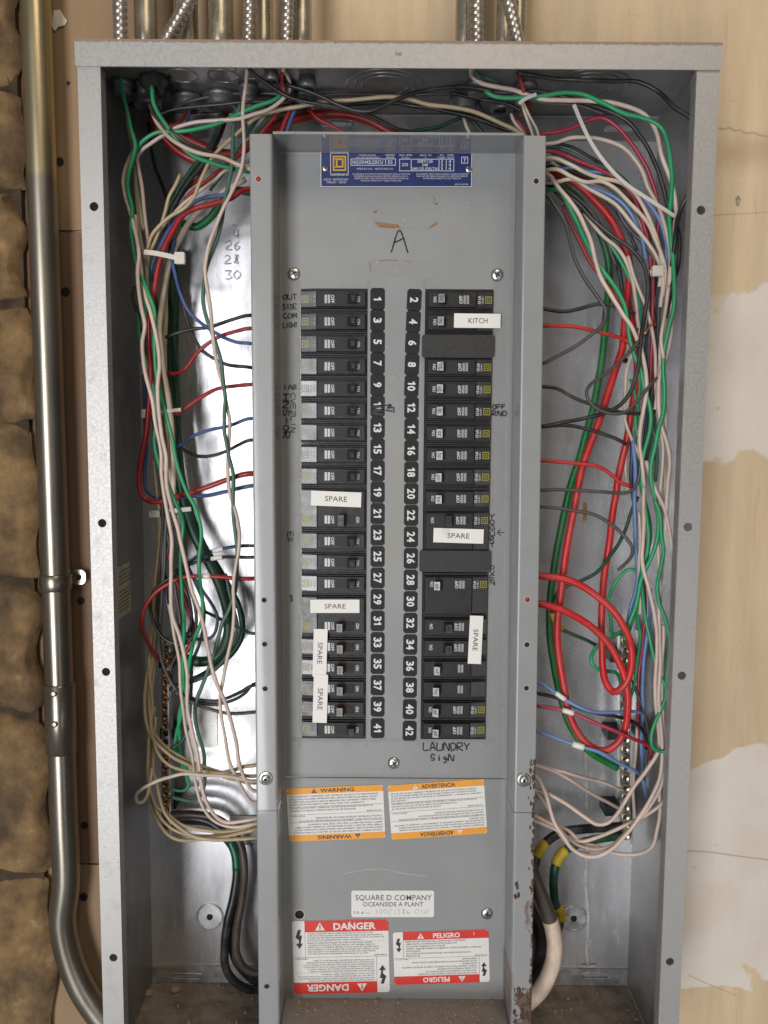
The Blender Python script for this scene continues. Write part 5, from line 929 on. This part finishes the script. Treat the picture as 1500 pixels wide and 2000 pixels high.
w('thickgreen', 3.4, (.1, .11, .10, .095, .10), [(1074, 326), (1086, 346), (1104, 368), (1132, 392), (1154, 424), (1170, 452), (1184, 490), (1189, 530), (1188, 570), (1184, 610), (1178, 680), (1168, 746), (1158, 800), (1144, 850), (1130, 900), (1114, 950), (1101, 1010), (1088, 1070), (1079, 1130), (1074, 1180), (1073, 1225), (1076, 1265), (1084, 1310), (1094, 1356), (1110, 1410), (1134, 1450), (1160, 1474), (1182, 1488), (1206, 1500)], 'thick green cable sweeping down the right gutter beside the red one', start='R')
w('darkgreen', 2.2, .105, [(1078, 340), (1100, 366), (1128, 392), (1156, 420), (1180, 452), (1200, 490), (1212, 540), (1222, 600)], 'dark green wire behind the thick red cable', start='R')
w('green', 2.0, (.07, .05, .055, .06), [(1090, 370), (1106, 396), (1124, 430), (1142, 467), (1158, 496), (1172, 520), (1190, 544), (1206, 570), (1219, 600), (1226, 632), (1231, 662), (1240, 694), (1252, 722), (1258, 756), (1266, 786), (1270, 816), (1266, 856), (1257, 896), (1254, 940), (1256, 970), (1260, 1000), (1266, 1040), (1264, 1080), (1256, 1104), (1250, 1140), (1242, 1180), (1232, 1216), (1224, 1246)], 'bright green wire down the inside of the right bundle', start='R')
w('pink', 2.0, (.065, .045, .055), [(1070, 340), (1086, 360), (1110, 388), (1128, 412), (1143, 444), (1155, 478), (1163, 512), (1174, 544), (1194, 578), (1218, 614), (1234, 638), (1245, 664), (1254, 692), (1261, 730), (1262, 760), (1258, 790), (1254, 820), (1250, 870), (1253, 905), (1258, 950)], 'pinkish white wire paired with the inner green one', start='R')
w('pink', 1.9, (.075, .07), [(1140, 416), (1156, 436), (1180, 464), (1206, 486), (1226, 516), (1237, 548), (1242, 590), (1244, 625), (1250, 660)], 'pinkish white wire over the thick red cable')
w('green', 2.0, .08, [(1186, 468), (1198, 488), (1216, 518), (1230, 544), (1242, 570), (1250, 602), (1252, 640), (1248, 700), (1248, 760), (1242, 820), (1246, 852), (1252, 900)], 'green wire crossing over the thick red cable')
w('black', 1.9, (.07, .05, .04, .05), [(1086, 362), (1108, 382), (1130, 402), (1154, 426), (1180, 446), (1210, 468), (1234, 488), (1254, 514), (1263, 544), (1264, 580), (1258, 620), (1253, 660), (1250, 692), (1244, 726), (1230, 766), (1210, 792), (1180, 808), (1140, 816), (1100, 824), (1080, 829), (1056, 834)], 'black wire curving from the fan round and back to the cover', start='R', end='R')
w('grey', 1.7, (.06, .045, .05), [(1068, 382), (1082, 400), (1102, 436), (1114, 476), (1128, 516), (1146, 548), (1166, 576), (1180, 598), (1183, 616), (1174, 638), (1150, 658), (1120, 678), (1088, 695), (1062, 709)], 'dark grey wire with a sharp elbow on the bare back panel', start='R', end='R')
w('black', 1.8, .062, [(1060, 602), (1100, 607), (1134, 602), (1166, 595), (1194, 597), (1220, 604), (1240, 613)], 'printed black lead, uppermost on the right of the cover', start='R')
w('brightred', 1.8, .064, [(1060, 637), (1120, 639), (1160, 645), (1194, 653), (1220, 664), (1238, 677)], 'uppermost red lead on the right of the cover', start='R')
w('black', 1.7, .066, [(1058, 756), (1086, 758), (1114, 772), (1146, 786), (1180, 798), (1210, 806), (1252, 808)], 'black lead crossing the thick cables', start='R')
w('grey', 1.6, (.05, .04, .042, .045), [(1288, 736), (1270, 750), (1254, 770), (1240, 788), (1220, 805), (1194, 808), (1166, 798), (1150, 782), (1146, 766), (1154, 750), (1180, 730), (1210, 706), (1232, 684), (1246, 668), (1258, 654)], 'loose grey wire end looped in front of the thick cables, bare copper tip', tip=[(1257, 655), (1267, 640), (1278, 627)])
w('black', 1.8, .066, [(1056, 834), (1100, 831), (1130, 835), (1166, 843), (1194, 852), (1224, 868)], 'black lead sloping down across the thick cables', start='R')
w('brightred', 1.8, .066, [(1054, 898), (1090, 901), (1134, 907), (1170, 913), (1194, 926), (1214, 942), (1234, 951)], 'second red lead on the right of the cover', start='R')
w('grey', 1.7, .055, [(1054, 957), (1106, 958), (1160, 959), (1210, 962), (1230, 959), (1244, 944), (1250, 920), (1252, 890)], 'grey lead hooking up at the blue wire', start='R')
w('grey', 1.7, (.06, .045), [(1052, 989), (1090, 991), (1124, 997), (1156, 1004), (1180, 1015), (1206, 1034), (1226, 1056), (1235, 1072), (1232, 1088), (1220, 1102), (1208, 1113)], 'cut grey lead hooking down with a free end', start='R')
w('darkgreen', 1.8, (.08, .07, .085), [(1246, 970), (1234, 996), (1220, 1036), (1206, 1066), (1188, 1092), (1168, 1116), (1136, 1134), (1106, 1146), (1087, 1160), (1080, 1176), (1080, 1196), (1088, 1215), (1098, 1228), (1130, 1244), (1172, 1264)], 'dark green wire with a yellow sleeve beside the thick cables', sleeves=[(((1080, 1196), (1098, 1228)), 'yellow_sleeve', 1.2)])
w('lightblue', 2.1, (.07, .068), [(1236, 860), (1241, 900), (1240, 940), (1238, 965), (1240, 1010), (1242, 1060), (1246, 1104), (1242, 1150), (1232, 1184), (1226, 1220)], 'light blue wire in the middle of the right bundle'); w('navy', 1.9, .08, [(1232, 850), (1234, 890), (1234, 930), (1236, 970), (1244, 1020)], 'navy wire beside the light blue one')
w('green', 1.7, (.07, .085), [(1250, 1128), (1240, 1114), (1230, 1113), (1212, 1126), (1196, 1150), (1188, 1176), (1192, 1205), (1195, 1236), (1212, 1238)], 'thin green wire looping left into the top of the right bar')
w('green', 1.9, (.085, .065, .09), [(1216, 1232), (1192, 1246), (1172, 1256), (1158, 1274), (1154, 1292), (1164, 1306), (1184, 1311), (1206, 1315), (1211, 1328), (1212, 1342)], 'green wire curled back on itself by the red loops')
w('green', 1.9, (.045, .03), [(1278, 975), (1288, 1005), (1292, 1050), (1296, 1080), (1290, 1116), (1284, 1144), (1286, 1176), (1298, 1206), (1306, 1240), (1306, 1285), (1302, 1340)], 'green wire along the outer edge of the right bundle')
w('green', 1.9, (.06, .04, .035), [(1252, 1130), (1255, 1160), (1257, 1190), (1262, 1224), (1272, 1262), (1280, 1292), (1290, 1318), (1300, 1338), (1302, 1358), (1292, 1384), (1278, 1412), (1270, 1440), (1276, 1462), (1296, 1468), (1312, 1464)], 'green wire wrapped round the white pair low on the right')
w('crimson', 1.9, (.075, .085), [(1258, 1040), (1258, 1090), (1259, 1140), (1260, 1200), (1255, 1245), (1252, 1280), (1248, 1326), (1247, 1364), (1245, 1410), (1246, 1450)], 'crimson wire down beside the right bar'); w('lightblue', 1.9, (.07, .085), [(1270, 1150), (1269, 1200), (1264, 1240), (1258, 1290), (1256, 1340), (1256, 1382), (1253, 1420), (1253, 1470), (1258, 1520), (1262, 1555)], 'light blue wire down beside the right bar')
w('pink', 2.0, (.055, .045, .04, .045, .05, .06), [(1258, 950), (1257, 1010), (1255, 1050), (1254, 1092), (1258, 1116), (1266, 1144), (1276, 1184), (1282, 1225), (1282, 1270), (1281, 1320), (1281, 1370), (1286, 1420), (1287, 1460), (1280, 1478), (1264, 1504), (1240, 1536), (1218, 1570), (1202, 1592), (1184, 1607), (1166, 1610), (1146, 1600), (1110, 1574), (1074, 1552), (1042, 1541)], 'white wire of the right pair swinging up to the cover at the bottom', end='R')
w('pink', 2.0, (.05, .04, .035, .04, .055), [(1284, 1060), (1288, 1100), (1290, 1140), (1286, 1190), (1288, 1245), (1290, 1300), (1288, 1350), (1288, 1400), (1292, 1450), (1294, 1485), (1290, 1515), (1284, 1534), (1266, 1570), (1246, 1600), (1220, 1632), (1194, 1658), (1166, 1672), (1142, 1671), (1118, 1658), (1100, 1634), (1084, 1610), (1074, 1580), (1062, 1542), (1044, 1516)], 'white wire of the right pair with the deepest sag at the bottom', end='R')
w('pink', 1.9, (.045, .05, .06), [(1290, 1440), (1296, 1480), (1290, 1515), (1288, 1550), (1290, 1590), (1284, 1624), (1274, 1652), (1250, 1666), (1220, 1668), (1194, 1664), (1166, 1654), (1136, 1646), (1110, 1622), (1076, 1608), (1040, 1592)], 'white wire with the wide round bend below the right bar', end='R')
w('pink', 1.9, (.04, .05, .06), [(1300, 1520), (1298, 1562), (1280, 1580), (1256, 1596), (1220, 1612), (1180, 1630), (1140, 1642), (1114, 1640), (1090, 1624), (1040, 1604)], 'white wire crossing low over the right bar screws', end='R')
w('pink', 1.8, (.06, .10), [(1042, 1493), (1080, 1503), (1130, 1516), (1180, 1528), (1218, 1544)], 'straight white lead to the right bar, upper of two', start='R'); w('pink', 1.8, (.06, .10), [(1042, 1495), (1080, 1506), (1102, 1516), (1140, 1540), (1180, 1564), (1212, 1580)], 'straight white lead to the right bar, lower of two', start='R')
w('tan', 1.8, (.062, .06, .055), [(1042, 1554), (1064, 1564), (1074, 1590), (1086, 1618), (1104, 1642), (1124, 1662), (1150, 1668)], 'tan wire bending down just beside the lower cover edge', start='R')
w('lightblue', 1.8, (.06, .05, .07), [(1046, 1330), (1070, 1342), (1086, 1354), (1110, 1370), (1140, 1384), (1170, 1391), (1210, 1392), (1240, 1390), (1254, 1392)], 'light blue lead with a marker sleeve on the right', start='R', sleeves=[(((1082, 1350), (1092, 1357)), 'white_tape', .6)])
w('black', 1.9, (.065, .058, .075), [(1046, 1354), (1090, 1363), (1130, 1382), (1170, 1394), (1200, 1399), (1224, 1406), (1246, 1416), (1258, 1432), (1262, 1462)], 'black lead crossing under the light blue one on the right', start='R')
w('crimson', 1.9, (.06, .045, .06), [(1046, 1379), (1090, 1386), (1120, 1394), (1160, 1410), (1210, 1430), (1240, 1444), (1264, 1456), (1271, 1467), (1270, 1482)], 'crimson lead with a marker sleeve on the right', start='R', sleeves=[(((1097, 1388), (1110, 1392)), 'white_tape', .7)])
w('lightblue', 1.8, (.06, .05, .07), [(1046, 1427), (1080, 1438), (1110, 1450), (1140, 1460), (1180, 1474), (1210, 1490), (1240, 1505), (1256, 1526), (1263, 1558)], 'lower light blue lead with a fat marker sleeve on the right', start='R', sleeves=[(((1116, 1450), (1132, 1457)), 'white_tape', 1.3)])
w('white', 1.8, .085, [(1246, 1400), (1244, 1450), (1238, 1500), (1236, 1550), (1240, 1600)], 'cream wire close beside the right bar')
w('white', 1.7, .09, [(998, 222), (1004, 238), (1018, 254), (1034, 274)], 'short cream wire out of the right bushing'); w('white', 1.7, .09, [(905, 228), (911, 246), (921, 268)], 'short cream wire dropping behind the cover on the right'); w('darkgreen', 1.8, .095, [(920, 232), (934, 250), (952, 272)], 'short dark green wire behind the cover on the right'); w('blue', 1.7, .098, [(926, 240), (940, 256), (950, 275)], 'short blue wire behind the cover on the right'); w('red', 1.7, .095, [(1008, 232), (1018, 246), (1030, 262)], 'short red wire out of the right bushing'); w('red', 1.8, .05, [(1015, 150), (1019, 165), (1024, 180)], 'red wire below the red bushing')
for c, d in (('pink', 0), ('teal', 6), ('white', 11), ('brown', -5)): w(c, 1.6, (.06, .05), [(1017+d*.3, 198), (1027+d*.7, 226), (1036+d, 250), (1042+d, 272)], 'thin %s wire of the small tied bunch above the cover corner' % c)
w('teal', 1.6, .07, [(924, 136), (940, 152), (962, 158), (984, 168)], 'dusty green wire beneath the top right fittings')
w('black', 4.5, (.11, .10, .08), [(1214, 1614), (1170, 1617), (1130, 1620), (1095, 1626), (1066, 1646), (1051, 1668), (1045, 1690), (1040, 1720)], 'black feeder cable with yellow tape half behind the cover', sleeves=[(((1064, 1648), (1050, 1672)), 'yellow_sleeve', .4)])
w('darkgreen', 4.3, (.11, .10, .11), [(1214, 1632), (1160, 1640), (1120, 1652), (1100, 1664), (1088, 1682), (1083, 1702), (1082, 1740), (1085, 1765), (1095, 1785), (1090, 1815), (1078, 1850)], 'dark green feeder cable wrapped in yellow tape twice', sleeves=[(((1108, 1657), (1085, 1692)), 'yellow_sleeve', .9), (((1088, 1768), (1093, 1795)), 'yellow_sleeve', .9)])
o = w('brown', 7.0, (.06, .06, .07), [(1034, 1690), (1046, 1722), (1060, 1758), (1074, 1796), (1082, 1830), (1082, 1870), (1074, 1900), (1058, 1930), (1040, 1950), (1015, 1972)], 'heavy cable wrapped in whitish tape bulging from behind the cover', sleeves=[(((1075, 1798), (1020, 1968)), 'white_wrap', .7)])
w('black', 6.0, (.10, .11), [(1030, 1760), (1048, 1800), (1056, 1840), (1050, 1880), (1030, 1920)], 'black heavy cable behind the whitish wrapped one'); w('grey', 5.0, (.11, .12), [(1026, 1800), (1044, 1830), (1050, 1860), (1040, 1895), (1022, 1930)], 'grey heavy cable deepest behind the whitish wrapped one')
# ---- fill of the bundles: thinner strands between the traced ones
RB = [('white', .06, [(1226, 500), (1240, 540), (1262, 600), (1275, 660), (1280, 720), (1284, 780), (1290, 840), (1296, 900), (1298, 960), (1292, 1020), (1296, 1080), (1290, 1140)]), ('pink', .055, [(1300, 520), (1302, 580), (1294, 640), (1290, 700), (1296, 760), (1300, 820), (1298, 880), (1290, 940), (1286, 1000), (1292, 1060)]),
 ('grey', .075, [(1284, 520), (1288, 600), (1284, 660), (1278, 720), (1274, 780), (1280, 830), (1276, 900)]), ('navy', .08, [(1280, 540), (1282, 620), (1280, 700), (1268, 760), (1262, 820), (1256, 880)]), ('green', .078, [(1232, 740), (1244, 790), (1250, 830), (1244, 880), (1250, 940), (1262, 990), (1270, 1040), (1262, 1100)]),
 ('teal', .07, [(1246, 640), (1256, 700), (1264, 760), (1272, 820), (1282, 880), (1280, 940)]), ('white', .07, [(1240, 680), (1231, 702), (1222, 730), (1220, 770), (1220, 816), (1234, 856), (1250, 892), (1258, 930)]), ('white', .085, [(1246, 800), (1240, 830), (1228, 870), (1222, 912), (1226, 960)]),
 ('grey', .085, [(1272, 690), (1270, 740), (1276, 790), (1272, 850), (1262, 900)]), ('white', .05, [(1290, 830), (1294, 880), (1292, 930), (1288, 980), (1294, 1040)]), ('pink', .06, [(1248, 1000), (1250, 1050), (1248, 1100), (1252, 1150), (1250, 1200)]), ('brown', .07, [(1258, 440), (1268, 490), (1275, 540), (1276, 590), (1280, 640)]), ('pink', .04, [(1306, 560), (1298, 610), (1292, 660), (1296, 700)]), ('navy', .075, [(1270, 500), (1272, 560), (1268, 620), (1262, 690), (1266, 740)])]
RW = ['passing just below the white tie head', 'snaking beside the front lip', 'straight below the white tie head', 'beside the crimson one below the tie', 'crossing the second thick red cable', 'behind the copper-tipped loose wire', 'bowing left over the second thick red cable', 'short, left of the light blue one', 'short, right of the light blue one', 'short, behind the outer pinkish one', 'short, beside the light blue wire', 'leading into the white tie head', 'short, above the outer bright green one', 'left of the crimson one below the tie']
for (c, y, p), q in zip(RB, RW): w(c, 1.7, y, p, {'white': 'cream', 'pink': 'pinkish white', 'teal': 'dusty green'}.get(c, c)+' wire in the right bundle '+q)
LB = [('tan', .08, [(283, 520), (290, 580), (300, 650), (308, 720), (318, 790), (328, 850), (332, 920), (334, 980)]), ('darkgreen', .09, [(300, 820), (310, 880), (322, 930), (330, 980), (346, 1030), (360, 1080)]), ('brown', .085, [(276, 640), (286, 720), (296, 800), (306, 870), (314, 930), (318, 990), (316, 1040), (314, 1100), (308, 1160), (306, 1230)]), ('grey', .08, [(322, 1010), (330, 1060), (336, 1110), (344, 1160), (352, 1210), (346, 1260)]),
 ('tan', .088, [(300, 900), (306, 960), (312, 1010), (318, 1070), (316, 1130), (308, 1190), (306, 1240), (300, 1300), (296, 1370), (300, 1430)]), ('olive', .085, [(328, 1000), (322, 1060), (318, 1120), (314, 1180), (316, 1240), (320, 1290)]), ('pink', .07, [(268, 540), (278, 600), (290, 660), (300, 720), (306, 790), (314, 850), (322, 920)]), ('black', .09, [(300, 540), (308, 620), (312, 700), (322, 780), (334, 850), (344, 900)]), ('grey', .075, [(262, 560), (258, 580), (264, 600), (272, 620)]), ('darkgreen', .1, [(336, 560), (340, 640), (345, 720), (347, 800), (352, 880), (358, 940)])]
LW = ['between the upper and lower cable ties', 'passing under the lowest cable tie', 'behind the pinkish ones past two ties', 'between lowest tie and red loop', 'running down past the red loop', 'ending at the top of the bar', 'close beside the dark red one', 'behind the printed cream one', 'making a small stray curl', 'straight behind the uppermost leads']
for (c, y, p), q in zip(LB, LW): w(c, 1.7, y, p, {'pink': 'pinkish white', 'olive': 'greyish olive', 'darkgreen': 'dark green'}.get(c, c)+' wire in the left bundle '+q)
UR = [('black', .08, [(1070, 360), (1100, 388), (1140, 420), (1170, 450), (1200, 482), (1222, 510), (1236, 560)]), ('teal', .085, [(1078, 300), (1120, 316), (1165, 334), (1200, 356), (1232, 392), (1252, 430), (1262, 480)]), ('red', .075, [(1100, 400), (1116, 440), (1134, 476), (1150, 510), (1172, 540), (1196, 570), (1216, 600), (1226, 640)]), ('white', .075, [(1076, 316), (1112, 340), (1160, 362), (1205, 388), (1240, 424), (1262, 462), (1280, 510)]), ('navy', .09, [(1100, 340), (1150, 362), (1190, 396), (1222, 440), (1244, 490)]), ('grey', .085, [(1074, 350), (1110, 372), (1146, 404), (1170, 440), (1186, 470), (1204, 520)])]
for c, y, p in UR: w(c, 1.7, y, p, {'white': 'cream', 'teal': 'dusty green'}.get(c, c)+' strand tucked into the fan of wires right of the cover corner')
LL = [('tan', (.09, .06), [(312, 1120), (304, 1200), (298, 1290), (292, 1360), (296, 1430), (310, 1470), (332, 1496), (365, 1506), (410, 1508), (450, 1520), (492, 1530)], 'L', 'tan wire rounding the bar between the other tan ones'), ('tan', (.09, .055), [(300, 1420), (292, 1490), (294, 1545), (306, 1582), (330, 1612), (362, 1630), (400, 1634), (450, 1626), (492, 1608)], 'L', 'tan wire sagging second lowest under the left bar'), ('white', (.06, .05), [(330, 1180), (340, 1230), (350, 1290), (352, 1350), (362, 1410), (374, 1470), (380, 1520), (392, 1566), (416, 1600), (450, 1614), (492, 1611)], 'L', 'cream wire behind the pinkish one at the lower left'),
 ('darkgreen', (.1, .08), [(360, 1090), (384, 1140), (398, 1190), (392, 1250), (376, 1300), (372, 1360), (368, 1420), (356, 1450), (334, 1462)], None, 'dark green wire bowing out above the left bar'), ('black', (.09, .07), [(346, 1110), (368, 1170), (372, 1220), (356, 1262), (336, 1300), (340, 1340), (372, 1364), (420, 1368), (470, 1352), (492, 1340)], 'L', 'black wire winding past the left bar to the cover'), ('teal', (.095, .09), [(440, 1120), (452, 1170), (462, 1220), (452, 1262), (428, 1300), (392, 1326), (350, 1340), (334, 1352)], None, 'dusty green wire curling in beside the dark green cable'),
 ('pink', (.045, .04, .06), [(1296, 1220), (1294, 1290), (1292, 1360), (1296, 1430), (1298, 1490), (1288, 1540), (1262, 1584), (1230, 1622), (1196, 1650), (1160, 1658), (1124, 1648), (1092, 1616), (1066, 1572), (1044, 1546)], 'R', 'white wire following just inside the deepest sag at the right'), ('white', (.05, .045), [(1276, 1180), (1284, 1250), (1286, 1320), (1284, 1390), (1290, 1450), (1298, 1500)], None, 'cream wire tight against the white pair at the right'), ('green', (.07, .08), [(1250, 1160), (1244, 1200), (1250, 1240), (1246, 1290), (1238, 1340), (1228, 1370)], None, 'short green wire dropping behind the red loops'), ('grey', (.08, .075), [(1236, 1330), (1246, 1360), (1256, 1392), (1266, 1430), (1264, 1480), (1256, 1530)], None, 'grey wire behind the light blue leads at the right bar')]
for c, y, p, e, lab in LL: w(c, 1.7, y, p, lab, end=e)
TB = [('black', .07, [(300, 228), (340, 216), (400, 206), (470, 200), (540, 198), (600, 194)]), ('grey', .09, [(340, 210), (400, 190), (480, 182), (560, 186)]), ('black', .085, [(880, 182), (920, 190), (960, 196), (1000, 206), (1030, 226)]), ('grey', .06, [(930, 150), (960, 166), (1000, 182), (1060, 200), (1120, 206), (1180, 222)]), ('teal', .09, [(520, 205), (500, 236), (470, 280), (440, 330), (410, 372)])]
for c, y, p in TB: w(c, 1.7, y, p, {'teal': 'dusty green'}.get(c, c)+' strand under the enclosure top '+{300: 'left of the cover label', 340: 'along the two left bushings', 880: 'near the right bushings', 930: 'below the green one', 520: 'slanting down left'}[p[0][0]])
for lab, os_ in GROUPS.items():
    for o in os_: o['group'] = 'wires in the enclosure'
# ------------------------------------------------------------------ cable ties
def tie(pts, y, head, hw, label, w_=.0028, material='tie_plastic'):
    P = np.array(wpts(pts, y, .002)); C = spline(P, .004); t = thing('cable_tie', label, 'cable tie', 'cable ties', tuple(C[0])); o0 = C[0]; mb = MB(); d = np.gradient(C, axis=0); d /= np.linalg.norm(d, axis=1)[:, None]
    n = np.stack([-d[:, 2], 0*d[:, 0], d[:, 0]], 1)*w_/2; k = len(C); T = np.array([0, .0010, 0]); A = np.vstack([C+n, C-n, C+n+T, C-n+T])-o0; fs = []
    for i in range(k-1): fs += [(i, i+1, k+i+1, k+i), (2*k+i, 3*k+i, 3*k+i+1, 2*k+i+1), (i, 2*k+i, 2*k+i+1, i+1), (k+i, k+i+1, 3*k+i+1, 3*k+i)]
    fs += [(0, k, 3*k, 2*k), (k-1, 3*k-1, 4*k-1, 2*k-1)]; mb.add(A, fs); mb.build('strap', material, t)
    if head: p = W(head[0], head[1], (y if not isinstance(y, tuple) else y[0])-.001)-o0; mb = MB(); mb.prism(rrect(p[0]-hw[0], p[0]+hw[0], p[2]-hw[1], p[2]+hw[1], .001, 2), [], p[1]-.003, p[1]+.002); mb.build('head', material, t)
tie([(281, 492), (300, 494), (330, 500), (350, 505)], .055, (352, 505), (.0044, .0050), 'ivory cable tie with a square head round the upper left bundle', .0042)
tie([(284, 807), (300, 806), (325, 803), (353, 800)], .072, (286, 808), (.0038, .0040), 'ivory cable tie halfway down the left bundle', .0032)
tie([(297, 1003), (318, 1000), (345, 997), (373, 994)], (.088, .088), (303, 1003), (.0050, .0032), 'ivory cable tie above the left terminal bar', .0040)
tie([(1270, 532), (1282, 530), (1300, 528)], .048, (1283, 530), (.0048, .0044), 'white cable tie head high on the right bundle', .0036)
tie([(1121, 204), (1136, 240), (1150, 270), (1172, 305), (1200, 338), (1226, 362), (1250, 378), (1284, 400), (1318, 422)], .036, None, None, 'long clear tail of a cable tie crossing the upper right fan', .0030, 'clear_tie')
tie([(1014, 202), (1024, 194), (1036, 188), (1048, 184)], .044, None, None, 'clear cable tie round the wires at the red bushing', .0030, 'clear_tie')
